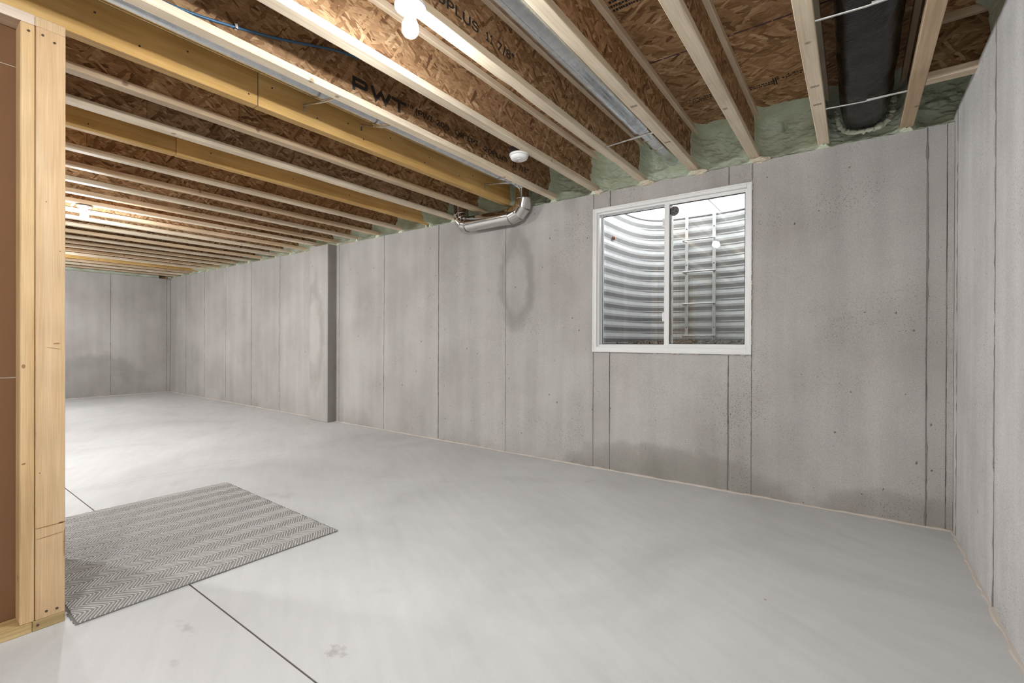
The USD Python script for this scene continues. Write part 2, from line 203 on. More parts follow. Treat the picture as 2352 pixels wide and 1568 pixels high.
M_INK2 = plain('faded_ink', (0.085, 0.06, 0.045), 0.8)
M_PURPLE = plain('purple_ink', (0.09, 0.045, 0.075), 0.8)
M_BLUE = plain('blue_cable_jacket', (0.045, 0.135, 0.26), 0.4)
M_NAIL = plain('dark_nail', (0.07, 0.045, 0.03), 0.6)
M_PAPER = plain('brown_drywall_paper', (0.215, 0.108, 0.048), 0.75, bump=(7.0, 0.05, 0.01))
M_GYP = plain('gypsum_edge', (0.62, 0.55, 0.46), 0.8)
M_RUG_L = plain('rug_light_yarn', (0.60, 0.585, 0.56), 0.95)
M_RUG_D = plain('rug_grey_yarn', (0.255, 0.245, 0.235), 0.95)
M_RUG_B = plain('rug_backing', (0.19, 0.18, 0.175), 0.95)
M_GRAVEL = mat('gravel_stone', {'o': ('geometry', {}), 'r': ('rgb_ramp', {'ramp': [(0, (0.05, 0.04, 0.03)), (0.5, (0.15, 0.125, 0.095)), (1, (0.33, 0.29, 0.23))]}), 'p': ('principled_bsdf', {'roughness': 0.85})}, [('o.random_per_island', 'r.fac'), ('r.color', 'p.base_color')])
M_SOIL = plain('dark_soil', (0.09, 0.07, 0.05), 0.95, bump=(30.0, 0.6, 0.02))
M_LAWN = plain('outdoor_ground', (0.12, 0.12, 0.06), 0.95, bump=(20.0, 0.5, 0.03))
M_RUST = plain('rusty_bolt', (0.22, 0.07, 0.04), 0.55, metal=0.3, bump=(120.0, 0.5, 0.003))
M_SIDING = plain('white_siding', (0.50, 0.50, 0.515), 0.5)
M_TRIM = plain('grey_trim', (0.13, 0.125, 0.13), 0.6)
M_STICK = plain('sticker_dark', (0.035, 0.025, 0.028), 0.4)
M_STICKL = plain('sticker_pale', (0.28, 0.25, 0.25), 0.4)
M_GLOW = {k: mat('lit_bulb_' + k, {'e': ('emission', {'color': BULB_COLOR, 'strength': v})}, [], surface='e.emission') for k, v in (('near', BULB_NEAR), ('far', BULB_FAR), ('back', BULB_BACK), ('behind', BULB_BEHIND), ('soft', 60.0))}
M_GLASS = mat('window_glass', {'f': ('fresnel', {'IOR': 1.5}), 't': ('transparent_bsdf', {'color': (0.96, 0.97, 0.965)}), 'g': ('glossy_bsdf', {'color': (1, 1, 1), 'roughness': 0.0}), 'x': ('mix_closure', {})},
              [('f.fac', 'x.fac'), ('t.BSDF', 'x.closure1'), ('g.BSDF', 'x.closure2')], surface='x.closure')

# ---------------------------------------------------------------- helpers
USED = {}
def free(parent, name):
    k = USED.get((parent, name), 0); USED[(parent, name)] = k + 1
    return f'{parent}/{name}' if k == 0 else f'{parent}/{name}_{k:03d}'
def tag(prim, label=None, cat=None, group=None, kind=None):
    for k, v in (('label', label), ('category', cat), ('group', group), ('kind', kind)):
        if v: prim.SetCustomDataByKey(k, v)
    return prim
def thing(name, label=None, cat=None, loc=(0, 0, 0), rotz=0.0, group=None, kind=None):
    x = UsdGeom.Xform.Define(stage, free('/World', name))
    if any(loc): x.AddTranslateOp().Set(Gf.Vec3d(*map(float, loc)))
    if rotz: x.AddRotateZOp().Set(float(rotz))
    return tag(x.GetPrim(), label, cat, group, kind)
def obj(name, mesh, material, parent=None, smooth=False, label=None, kind=None, cat=None, group=None):
    base = '/World' if parent is None else str(parent.GetPath())
    m = usdkit.mesh(stage, free(base, name), mesh, material, smooth)
    return tag(m.GetPrim(), label, cat, group, kind)
def cat_(*ms): return trimesh.util.concatenate([m for m in ms])
def box(x0, x1, y0, y1, z0, z1, ch=0.0):
    """A box, its edges chamfered by ch."""
    if ch <= 0:
        b = trimesh.creation.box((x1 - x0, y1 - y0, z1 - z0)); b.apply_translation(((x0 + x1) / 2, (y0 + y1) / 2, (z0 + z1) / 2)); return b
    pts = []
    for sx in (0, 1):
        for sy in (0, 1):
            for sz in (0, 1):
                c = np.array([x1 if sx else x0, y1 if sy else y0, z1 if sz else z0]); d = np.array([-1 if sx else 1, -1 if sy else 1, -1 if sz else 1]) * ch
                for k in range(3):
                    q = c + d; q[k] = c[k]; pts.append(q)
    return trimesh.convex.convex_hull(np.array(pts))
def tube(path, r, n=14, caps=True, scale=(1, 1)):
    """Round tube along a polyline; r a number or one per point."""
    P = np.asarray(path, float); rr = np.broadcast_to(np.asarray(r, float), (len(P),)); T = np.gradient(P, axis=0); T /= np.linalg.norm(T, axis=1, keepdims=True)
    up = np.array([0, 0, 1.0]) if abs(T[0, 2]) < 0.9 else np.array([1.0, 0, 0]); a = np.cross(T[0], up); a /= np.linalg.norm(a); V = []
    ang = np.linspace(0, 2 * np.pi, n, endpoint=False)
    for i in range(len(P)):
        a = a - T[i] * (a @ T[i]); a /= np.linalg.norm(a); b = np.cross(T[i], a)
        V.append(P[i] + rr[i] * (np.cos(ang)[:, None] * a * scale[0] + np.sin(ang)[:, None] * b * scale[1]))
    V = np.vstack(V); F = []
    for i in range(len(P) - 1):
        for j in range(n):
            q, w = i * n + j, i * n + (j + 1) % n; F += [(q, q + n, w), (w, q + n, w + n)]
    if caps:
        V = np.vstack([V, P[0], P[-1]]); c0, c1 = len(V) - 2, len(V) - 1; o = (len(P) - 1) * n
        for j in range(n): F += [(c0, j, (j + 1) % n), (c1, o + (j + 1) % n, o + j)]
    m = trimesh.Trimesh(V, np.array(F), process=False); m.fix_normals(); return m
def lathe(profile, n=32, at=(0, 0, 0)):
    m = trimesh.creation.revolve(np.asarray(profile, float), sections=n); m.apply_translation(at); return m
def grid_solid(X, Y, Z, back):
    """A closed solid: the front surface X,Y,Z (2-D arrays) and the same outline moved to y = back."""
    a, b = X.shape; fr = np.stack([X, Y, Z], -1).reshape(-1, 3); bk = fr.copy(); bk[:, 1] = back; V = np.vstack([fr, bk]); N = a * b; F = []
    for i in range(a - 1):
        for j in range(b - 1):
            q = i * b + j; F += [(q, q + 1, q + b), (q + 1, q + b + 1, q + b)]; F += [(N + q, N + q + b, N + q + 1), (N + q + 1, N + q + b, N + q + b + 1)]
    ring = [j for j in range(b)] + [i * b + b - 1 for i in range(1, a)] + [(a - 1) * b + j for j in range(b - 2, -1, -1)] + [i * b for i in range(a - 2, 0, -1)]
    for k in range(len(ring)):
        p, q = ring[k], ring[(k + 1) % len(ring)]; F += [(p, N + p, q), (q, N + p, N + q)]
    m = trimesh.Trimesh(V, np.array(F), process=False); m.fix_normals(); return m
def nail(at, axis, r=0.004):
    c = trimesh.creation.cylinder(r, 0.004, sections=8)
    if axis == 'x': c.apply_transform(trimesh.transformations.rotation_matrix(np.pi / 2, (0, 1, 0)))
    if axis == 'y': c.apply_transform(trimesh.transformations.rotation_matrix(np.pi / 2, (1, 0, 0)))
    c.apply_translation(at); return c

# ---------------------------------------------------------------- room sizes
XR, XL, YB, YF = 0.46, -11.45, 3.65, -4.5          # right wall, far end wall, window wall, wall behind the camera
ZT, ZJ, ZS = 2.341, 2.365, 2.667                   # top of concrete, underside of joists, underside of subfloor
GAP = 0.0015
WX0, WX1, WZ0, WZ1 = -1.807, -0.583, 0.990, 2.203  # window opening

# ---------------------------------------------------------------- floor
floor = thing('floor', kind='structure')
obj('slab', box(XL - 0.1, XR + 0.1, 0.8345, YB + 0.1, -0.12, 0.0), M_FLOOR, floor)
obj('slab', box(XL - 0.1, XR + 0.1, YF - 0.1, 0.8280, -0.12, 0.0), M_FLOOR, floor)
obj('joint_bottom', box(XL - 0.1, XR + 0.1, 0.8280, 0.8345, -0.12, -0.003), M_JOINT, floor)
def bead(p0, p1, nrm, name_parent):
    p0, p1, nrm = map(lambda v: np.array(v, float), (p0, p1, nrm)); Ln = np.linalg.norm(p1 - p0); k = int(Ln / 0.05) + 2; t = np.linspace(0, 1, k)
    V = []
    for i, s in enumerate(t):
        c = p0 + (p1 - p0) * s; w = 0.010 + 0.016 * RNG.random() ** 2; h = 0.006 + 0.010 * RNG.random()
        V += [c + nrm * -0.01 + (0, 0, -0.01), c + nrm * -0.01 + (0, 0, h), c + nrm * w * 0.55 + (0, 0, h * 0.6), c + nrm * w + (0, 0, -0.004)]
    F = []
    for i in range(k - 1):
        for j in range(4):
            q, w = i * 4 + j, i * 4 + (j + 1) % 4; F += [(q, w, q + 4), (w, w + 4, q + 4)]
    m = trimesh.Trimesh(np.array(V), np.array(F), process=False); m.fix_normals(); return m
obj('mortar_bead', bead((XL, YB, 0), (-6.0, YB, 0), (0, -1, 0), floor), M_BEAD, floor)
obj('mortar_bead', bead((-5.575, YB, 0), (XR, YB, 0), (0, -1, 0), floor), M_BEAD, floor)
obj('mortar_bead', bead((XR, -1.0, 0), (XR, YB, 0), (-1, 0, 0), floor), M_BEAD, floor)
obj('mortar_bead', bead((XL, -1.0, 0), (XL, YB, 0), (1, 0, 0), floor), M_BEAD, floor)

# ---------------------------------------------------------------- concrete walls
def seam(axis, at, face, z0, z1, sgn, amp=1.0):
    """The rough fin that the joint between two form panels leaves on the wall."""
    k = max(6, int((z1 - z0) / 0.012)); z = np.linspace(z0, z1, k); s = RNG.random() * 50
    w = (0.0018 + 0.0035 * meshkit.noise(np.stack([z * 9, 0 * z + s, 0 * z], -1)) ** 2 + 0.006 * meshkit.noise(np.stack([z * 30, 0 * z + s, 0 * z + 3], -1)) ** 4) * amp; o = (meshkit.noise(np.stack([z * 5, 0 * z + s + 9, 0 * z], -1)) - 0.5) * 0.006
    d = 0.0015 + 0.0045 * meshkit.noise(np.stack([z * 22, 0 * z + s + 4, 0 * z], -1))
    cs = [(-1, 0), (-0.5, 0.9), (0.1, 1.0), (0.6, 0.8), (1, 0)]; V = []
    for i in range(k):
        for u, h in cs:
            a, dep = at + o[i] + u * w[i], face + sgn * (h * d[i] - 0.001)
            V.append((a, dep, z[i]) if axis == 'x' else (dep, a, z[i]))
    F = []
    for i in range(k - 1):
        for j in range(4):
            q = i * 5 + j; F += [(q, q + 1, q + 5), (q + 1, q + 6, q + 5)]
        q = i * 5; F += [(q, q + 5, q + 4), (q + 4, q + 5, q + 9)]
    m = trimesh.Trimesh(np.array(V), np.array(F), process=False); m.fix_normals(); return m

wb = thing('wall_back', kind='structure')
seams = [XL, -10.617, -9.74, -8.853, -7.932, -7.023, -6.0, -5.575, -5.501, -4.583, -3.664, -2.748, WX0, -1.655, -0.735, WX1, 0.341, 0.428, XR]
for a, b in zip(seams[:-1], seams[1:]):
    yj = YB + RNG.uniform(-0.0015, 0.0015)
    spans = [(0.0, ZT)] if not (a >= WX0 - 1e-6 and b <= WX1 + 1e-6) else [(0.0, WZ0), (WZ1, ZT)]
    if (a, b) == (-6.0, -5.575): continue
    if (a, b) == (0.428, XR): yj = YB - 0.004
    for z0, z1 in spans:
        obj('concrete_panel', box(a + GAP, b - GAP, yj, YB + 0.06, z0, z1, 0.002), M_WALL, wb)
obj('pilaster', box(-6.0, -5.575, 3.525, YB + 0.06, 0.0, ZT, 0.006), M_WALL, wb)
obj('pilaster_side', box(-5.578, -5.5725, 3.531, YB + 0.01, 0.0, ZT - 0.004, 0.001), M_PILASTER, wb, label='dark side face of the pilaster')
c0, c1 = YB + 0.05, YB + 0.2
obj('wall_core', cat_(box(XL - 0.2, WX0, c0, c1, -0.1, ZT - 0.003), box(WX1, XR + 0.2, c0, c1, -0.1, ZT - 0.003), box(WX0, WX1, c0, c1, -0.1, WZ0 - 0.002), box(WX0, WX1, c0, c1, WZ1 + 0.002, ZT - 0.003)), M_SEAM, wb)
for x in seams[1:-1]:
    if x in (-6.0, -5.575): continue
    spans = [(0.0, ZT)] if not (WX0 + 0.01 < x < WX1 - 0.01) else [(0.0, WZ0 - 0.01), (WZ1 + 0.01, ZT)]
    if x in (WX0, WX1): spans = [(0.0, WZ0 - 0.02), (WZ1 + 0.02, ZT)]
    for z0, z1 in spans: obj('seam_ridge', seam('x', x, YB, z0, z1, -1, 0.55 if x in (0.428, -10.617) else 1.15 if x in (0.341, -2.748) else 1.0), M_SEAM, wb)

wr = thing('wall_right', kind='structure')
ys = [YF, -3.7, -2.785, -1.87, -0.957, -0.043, 0.871, 1.786, 2.69, 3.55, YB + 0.2]
for a, b in zip(ys[:-1], ys[1:]):
    xj = XR + RNG.uniform(-0.001, 0.001)
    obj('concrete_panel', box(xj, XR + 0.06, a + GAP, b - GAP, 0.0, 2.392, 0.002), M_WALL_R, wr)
for y in ys[1:-1]: obj('seam_ridge', seam('y', y, XR, 0.0, 2.392, -1, 1.0 if y != 3.55 else 0.5), M_SEAM, wr)
obj('wall_core', box(XR + 0.05, XR + 0.2, YF - 0.2, YB + 0.2, -0.1, 2.389), M_SEAM, wr)

wl = thing('wall_left', kind='structure')
ys = [YF, -3.7, -2.79, -1.88, -0.96, -0.05, 0.862, 1.776, 2.69, 3.594, YB]
for a, b in zip(ys[:-1], ys[1:]): obj('concrete_panel', box(XL - 0.06, XL + RNG.uniform(-0.001, 0.001), a + GAP, b - GAP, 0.0, 2.325, 0.002), M_WALL, wl)
for y in ys[1:-1]: obj('seam_ridge', seam('y', y, XL, 0.0, 2.325, 1), M_SEAM, wl)
obj('wall_core', box(XL - 0.2, XL - 0.05, YF - 0.2, YB + 0.2, -0.1, 2.322), M_SEAM, wl)
obj('wall_front', box(XL - 0.2, XR + 0.2, YF - 0.2, YF, -0.1, 2.62), M_WALL, kind='structure')

obj('sill_plate', cat_(box(XL, -6.1, 3.70, 3.84, ZT - 0.003, ZJ), box(-6.1, XR, 3.70, 3.84, ZT - 0.003, ZJ)), M_TREATED, kind='structure', label='flat sill board on top of the window wall', cat='sill')
rim = thing('trim_1', kind='structure')
obj('rim_board', box(XL - 0.1, XR + 0.2, 3.842, 3.88, ZT, 2.70), M_OSB_BLOCK, rim)
obj('rim_board', box(XR + 0.13, XR + 0.16, YF, 3.84, 2.389, 2.70), M_OSB_WEB, rim)
obj('rim_board', box(XL - 0.14, XL - 0.11, YF, 3.84, 2.322, 2.70), M_OSB_WEB, rim)
obj('rim_board', box(XL - 0.1, XR + 0.13, YF - 0.05, YF - 0.02, 2.40, 2.70), M_OSB_BLOCK, rim)

# ---------------------------------------------------------------- subfloor (the ceiling)
ceil = thing('ceiling', kind='structure')
rows = [YF - 0.1, -3.47, -2.25, -1.03, 0.19, 1.41, 2.63, 3.85]
for i, (a, b) in enumerate(zip(rows[:-1], rows[1:])):
    x = XR + 0.2; first = (1.22, 2.44)[i % 2]
    while x > XL - 0.14:
        x2 = max(x - (first or 2.44), XL - 0.14); first = None
        obj('subfloor_panel', box(x2 + 0.0015, x - 0.0015, a + 0.0015, b - 0.0015, ZS + RNG.uniform(0, 0.0008), ZS + 0.018), M_OSB_SUB, ceil); x = x2
obj('subfloor_backing', box(XL - 0.3, XR + 0.3, YF - 0.3, 3.95, ZS + 0.0182, ZS + 0.03), M_JOINT, ceil)
for k, y in enumerate((2.622, 1.403)):
    xs = np.arange(-1.5, 0.2, 0.09)
    for j in range(0, len(xs), 6):
        seg = [box(xx, xx + 0.09 - 0.02 * RNG.random(), y - 0.004, y + 0.003, ZS - 0.0006, ZS + 0.001) for xx in xs[j:j + 6]]
        obj('panel_edge_line', cat_(*seg), M_PURPLE, ceil)
def scribble(x0, x1, y, h, rows_=2):
    """Smudged stamp lines on the boards, too small to read: rows of short uneven strokes."""
    ms = []
    for r in range(rows_):
        x = x0
        while x < x1:
            w = RNG.uniform(0.006, 0.018)
            if RNG.random() < 0.82:
                yy = y - r * h * 1.5; hh = h * RNG.uniform(0.5, 1.0); ms.append(box(x, x + w * 0.7, yy - hh / 2, yy + hh / 2, ZS - 0.0006, ZS + 0.001))
            x += w
    return cat_(*ms)
obj('faded_stamp', scribble(-0.545, -0.40, 3.262, 0.016), M_INK, ceil)
obj('faded_stamp', scribble(-0.385, -0.20, 3.225, 0.016), M_INK, ceil)
obj('stamp_bars', cat_(box(-0.407, -0.400, 3.20, 3.285, ZS - 0.0006, ZS + 0.001), box(-0.394, -0.387, 3.20, 3.285, ZS - 0.0006, ZS + 0.001)), M_INK, ceil)
obj('faded_stamp', scribble(-0.885, -0.69, 3.225, 0.016, 3), M_INK, ceil)
obj('faded_stamp', scribble(-0.96, -0.80, 2.10, 0.02, 3), M_INK, ceil)

# ---------------------------------------------------------------- joists and LVL beams
def flange(x0, x1, z0, z1, y0, y1, rough=0.0012):
    """A sawn 2x3 flange: softened corners with small chips, along y."""
    k = int((y1 - y0) / 0.13) + 2; y = np.linspace(y0, y1, k); ch = 0.0025; s = RNG.random() * 100
    ring = [(x0 + ch, z0), (x1 - ch, z0), (x1, z0 + ch), (x1, z1 - ch), (x1 - ch, z1), (x0 + ch, z1), (x0, z1 - ch), (x0, z0 + ch)]
    V = []
    for i in range(k):
        chip = np.clip(meshkit.noise(np.array([[y[i] * 3.1, s, c * 7.7] for c in range(4)])) - 0.74, 0, 1) * 0.06
        j = (meshkit.noise(np.array([[y[i] * 2.0, s + 5, c * 3.3] for c in range(2)])) - 0.5) * rough
        for q, (x, z) in enumerate(ring):
            cx = 1 if x > (x0 + x1) / 2 else -1; cz = 1 if z > (z0 + z1) / 2 else -1
            c = chip[(cx > 0) * 2 + (cz > 0)] if cz < 0 else 0
            V.append((x - cx * c * (0.8 if q in (0, 1, 4, 5) else 0.1) + j[0], y[i], z - cz * c * (0.8 if q in (2, 3, 6, 7) else 0.1)))
    F = []
    for i in range(k - 1):
        for q in range(8):
            a, b = i * 8 + q, i * 8 + (q + 1) % 8; F += [(a, b, a + 8), (b, b + 8, a + 8)]
    for q in range(1, 7): F += [(0, q + 1, q), ((k - 1) * 8, (k - 1) * 8 + q, (k - 1) * 8 + q + 1)]
    m = trimesh.Trimesh(np.array(V), np.array(F), process=False); m.fix_normals(); return m

JY0, JY1 = YF, 3.835
def joist(xc, label, tone=M_FLANGE, w=0.0635):
    t = thing('floor_joist', label, 'joist', group='exposed I-joists overhead')
    obj('bottom_flange', flange(xc - w / 2, xc + w / 2, ZJ, ZJ + 0.038, JY0, JY1), tone, t, smooth=False)
    obj('top_flange', flange(xc - w / 2, xc + w / 2, ZS - 0.039, ZS - 0.001, JY0, JY1), tone, t)
    yj = RNG.uniform(0.2, 2.4)
    obj('web', box(xc - 0.0055, xc + 0.0055, JY0, yj - 0.001, ZJ + 0.036, ZS - 0.037), M_OSB_WEB, t)
    obj('web', box(xc - 0.0055, xc + 0.0055, yj + 0.001, JY1, ZJ + 0.036, ZS - 0.037), M_OSB_WEB, t)
    return t
near = [
    (0.247, 'pale I-joist to the right of the black insulated duct, nearest the right wall', M_FLANGE_T),
    (-0.167, 'pale I-joist to the left of the black insulated duct', M_FLANGE),
    (-0.570, 'I-joist over the right window jamb, second to the left of the black duct', M_FLANGE),
    (-0.978, 'I-joist along the right side of the long shiny round duct above the window', M_FLANGE),
    (-1.380, 'I-joist that carries the nearest lit bulb, left of the long round duct', M_FLANGE),
    (-1.795, 'I-joist that carries the white smoke detector', M_FLANGE),
    (-2.207, 'I-joist with big black printing and a blue cable along its web', M_FLANGE)]
J = {}
for k, (xc, lab, m_) in enumerate(near): J[k] = joist(xc, lab, m_)
far = [(-3.035, 'I-joist just behind the yellow beam that passes the pipe elbow', M_FLANGE_T), (-3.445, 'I-joist before the second yellow beam, at the far end of the low pipe', M_FLANGE),
       (-4.285, 'first I-joist beyond the second yellow beam', M_FLANGE), (-4.712, 'second I-joist beyond the second yellow beam', M_FLANGE_T), (-5.14, 'third I-joist beyond the second yellow beam, in front of the pilaster', M_FLANGE),
       (-5.553, 'I-joist just before the far lit bulb, over the pilaster', M_FLANGE_T), (-5.93, 'I-joist that carries the far lit bulb', M_FLANGE), (-6.35, 'first I-joist beyond the far lit bulb', M_FLANGE_T),
       (-6.745, 'second I-joist beyond the far lit bulb', M_FLANGE), (-7.165, 'third I-joist beyond the far lit bulb', M_FLANGE), (-7.61, 'fourth I-joist beyond the far lit bulb', M_FLANGE_T), (-8.04, 'fifth I-joist beyond the far lit bulb', M_FLANGE),
       (-8.45, 'sixth I-joist beyond the far lit bulb', M_FLANGE_T), (-8.83, 'seventh I-joist beyond the far lit bulb', M_FLANGE), (-9.23, 'eighth I-joist beyond the far lit bulb', M_FLANGE_T), (-9.63, 'I-joist just before the farthest yellow beam', M_FLANGE),
       (-10.43, 'third I-joist from the far end wall, just beyond the farthest yellow beam', M_FLANGE_T), (-10.84, 'second I-joist from the far end wall', M_FLANGE), (-11.24, 'last I-joist, nearest the far end wall', M_FLANGE_T)]
for xc, lab, m_ in far: joist(xc, lab, m_)

def lvl(x0, x1, label, yj, nails=14):
    t = thing('wood_beam', label, 'beam', group='yellow laminated beams between the joists')
    for a, b in ((JY0, yj - 0.002), (yj + 0.002, JY1)):
        obj('beam_segment', box(x0, x1, a, b, ZJ + 0.001, ZS - 0.001, 0.0015), M_LVL, t)
        obj('bottom_lamination', box(x0 + 0.0012, x1 - 0.0012, a + 0.001, b - 0.001, ZJ - 0.0004, ZJ + 0.0015), M_LVL2, t)
    obj('splice_shadow_gap', box(x0 + 0.004, x1 - 0.004, yj - 0.003, yj + 0.003, ZJ + 0.004, ZS - 0.004), M_JOINT, t)  # dark fill between the two beam segments
    for k in range(nails):
        y = 0.45 + (k + RNG.random() * 0.8) * 2.9 / nails
        obj('nail_head', nail((x1, y, ZJ + (0.06 if k % 2 else 0.13) + RNG.uniform(-0.02, 0.02)), 'x', 0.0045), M_NAIL, t)
    return t
lvl(-2.695, -2.640, 'yellow laminated beam nearest the camera, running above the end of the stud partition', 1.248)
lvl(-3.853, -3.803, 'second yellow laminated beam from the camera, with a vertical splice', 1.247, 10)
lvl(-10.06, -10.01, 'farthest yellow laminated beam, near the far end wall', 2.2, 4)

def web_text(joist_prim, text, x, y0, y1, z0, h, bold=True, m_=M_INK):
    t = meshkit.text_mesh(text, h, depth=0.0008, bold=bold); V = t.vertices; wd = V[:, 0].max() - V[:, 0].min(); u = (V[:, 0] - V[:, 0].min()) * (y1 - y0) / wd
    t2 = trimesh.Trimesh(np.stack([np.full(len(V), x) + V[:, 2], y0 + u, z0 + V[:, 1]], -1), t.faces, process=False); t2.fix_normals()
    obj('printed_text', t2, m_, joist_prim)
g = J[6]; xw = -2.207 + 0.0054
from shapely.geometry import LineString
from shapely.ops import unary_union
def block_letter(joist_prim, strokes, x, y0, z0, h, th):
    gm = unary_union([LineString([(y0 + a * h, z0 + b * h) for a, b in st]).buffer(th / 2, cap_style=3, join_style=2) for st in strokes])
    t = trimesh.creation.extrude_polygon(gm, 0.0008, engine='earcut'); V = t.vertices
    t2 = trimesh.Trimesh(np.stack([x + V[:, 2], V[:, 0], V[:, 1]], -1), t.faces, process=False); t2.fix_normals(); obj('printed_letter', t2, M_INK, joist_prim)
block_letter(g, [[(0.1, 0.1), (0.1, 0.9), (1.05, 0.9), (1.25, 0.8), (1.25, 0.52), (1.05, 0.42), (0.1, 0.42)]], xw, 1.540, 2.447, 0.070, 0.019)
block_letter(g, [[(0.0, 0.9), (0.35, 0.12), (0.85, 0.8), (1.3, 0.12), (1.7, 0.9)]], xw, 1.668, 2.447, 0.070, 0.021)
block_letter(g, [[(0.0, 0.9), (1.35, 0.9)], [(0.68, 0.9), (0.68, 0.08)]], xw, 1.812, 2.447, 0.070, 0.019)
web_text(g, 'TM', xw, 1.925, 1.965, 2.505, 0.016)
web_text(g, '(PWI', xw, 1.99, 2.135, 2.487, 0.034); web_text(g, '20S', xw, 2.168, 2.285, 2.487, 0.034)
web_text(g, 'OR', xw, 2.345, 2.435, 2.487, 0.034); web_text(g, 'LPI', xw, 2.472, 2.585, 2.487, 0.034)
web_text(g, '20PLUS', xw, 2.656, 2.94, 2.478, 0.034)
web_text(g, '11', xw, 3.015, 3.065, 2.474, 0.036); web_text(g, '7/8"', xw, 3.095, 3.235, 2.474, 0.036)
web_text(J[4], '20PLUS', -1.380 + 0.0054, 1.305, 1.617, 2.468, 0.04)
web_text(J[4], '11', -1.380 + 0.0054, 1.669, 1.722, 2.468, 0.04); web_text(J[4], '7/8"', -1.380 + 0.0054, 1.755, 1.89, 2.468, 0.04)
# two-line grade stamp on the underside of the joist left of the black duct (too small to read)
def stamp_under(joist_prim, xc, y, m_=M_INK2):
    ms = []
    for r in range(2):
        x = xc - 0.018
        while x < xc + 0.018:
            w = RNG.uniform(0.002, 0.005); ms.append(box(x, x + w * 0.7, y + r * 0.011 - 0.003, y + r * 0.011 + 0.003, ZJ - 0.0005, ZJ + 0.0004)); x += w
    obj('faded_stamp', cat_(*ms), m_, joist_prim)
for y in (2.79, 3.01): stamp_under(J[1], -0.167, y)
stamp_under(J[3], -0.978, 3.02); stamp_under(J[3], -0.978, 2.45)

blk = thing('joist_block', 'short I-joist block spanning from the last joist to the right wall', 'blocking')
obj('bottom_flange', box(0.280, 0.585, 3.045, 3.108, ZJ, ZJ + 0.038, 0.002), M_FLANGE_X, blk)
obj('top_flange', box(0.280, 0.585, 3.045, 3.108, ZS - 0.039, ZS - 0.001, 0.002), M_FLANGE_X, blk)
obj('web', box(0.280, 0.585, 3.071, 3.082, ZJ + 0.036, ZS - 0.037), M_OSB_BLOCK, blk)

# ---------------------------------------------------------------- stud partition at the left
part = thing('stud_partition', 'unfinished stud wall at the left with brown drywall backing, beside the rug', 'stud wall')
PX = -2.450
obj('bottom_plate', box(PX - 0.089, PX, -2.4, 0.3505, 0.0, 0.038, 0.002), M_TREATED, part)
obj('bottom_plate', box(PX - 1.1, PX, 0.3515, 0.440, 0.0, 0.038, 0.002), M_TREATED, part)
obj('top_plate', box(PX - 0.089, PX, -2.4, 0.3560, 2.243, 2.281, 0.002), M_PLATE, part)
obj('top_plate', box(PX - 1.1, PX, 0.3570, 0.440, 2.243, 2.281, 0.002), M_STUD_P, part)
for y in (0.3185, -0.05, -0.457, -0.863, -1.27, -1.676, -2.08):
    obj('stud', box(PX - 0.089, PX, y, y + 0.038, 0.038, 2.243, 0.003), M_STUD, part)
obj('stud', box(PX - 0.038, PX, 0.3585, 0.440, 0.038, 2.243, 0.002), M_STUD_P, part, label='wide face of the end stud, with knots and nail holes')
for x in (-2.95, -3.45): obj('stud', box(x, x + 0.038, 0.3585, 0.44, 0.038, 2.243, 0.003), M_STUD, part)
for z0, z1 in ((0.02, 0.939), (0.943, 2.101), (2.105, 2.26)):
    obj('drywall_panel', box(PX - 0.1025, PX - 0.0905, -2.4, 0.345, z0, z1), M_PAPER, part)
for z in (0.941, 2.103): obj('drywall_edge', box(PX - 0.105, PX - 0.093, -2.4, 0.345, z - 0.006, z + 0.006), M_GYP, part)  # pale strips paint the light that shows through the board joints
obj('drywall_panel', box(PX - 1.1, PX - 0.105, 0.338, 0.3505, 0.02, 2.26), M_PAPER, part)
M_KNOT = plain('stud_knot', (0.31, 0.165, 0.075), 0.7)
def knot(y, z, ry, rz, tilt=0.0):
    c = trimesh.creation.cylinder(1.0, 0.0012, sections=14); c.apply_transform(trimesh.transformations.rotation_matrix(np.pi / 2, (0, 1, 0)))
    V = c.vertices.copy(); j = 1 + 0.35 * (meshkit.noise(np.stack([V[:, 1] * 2 + y * 50, V[:, 2] * 2, V[:, 0] * 0], -1)) - 0.5)
    a, b = V[:, 1] * ry * j, V[:, 2] * rz * j; c.vertices = np.stack([PX + V[:, 0], np.clip(y + a * math.cos(tilt) - b * math.sin(tilt), 0.3190, 0.4398), z + a * math.sin(tilt) + b * math.cos(tilt)], -1); return c
for y, z, ry, rz, t_ in ((0.431, 0.384, 0.011, 0.003, 0.0), (0.398, 0.381, 0.040, 0.0016, 0.04), (0.40, 0.343, 0.040, 0.0013, 0.10), (0.4375, 0.30, 0.0022, 0.05, 0.0), (0.416, 1.068, 0.010, 0.0026, 0.05), (0.408, 1.05, 0.02, 0.001, -0.2), (0.3275, 0.985, 0.005, 0.007, 0), (0.328, 0.628, 0.0055, 0.003, 0.3),
                         (0.37, 0.585, 0.0022, 0.0022, 0), (0.387, 1.60, 0.002, 0.002, 0), (0.425, 1.42, 0.0025, 0.002, 0)):
    obj('knot', knot(y, z, ry, rz, t_), M_KNOT, part)
for y, z in ((0.340, 2.215), (0.377, 2.218), (0.409, 2.205), (0.388, 0.062), (0.417, 0.060), (0.365, 0.02)):
    obj('nail_head', nail((PX, y, z), 'x', 0.0042), M_NAIL, part)

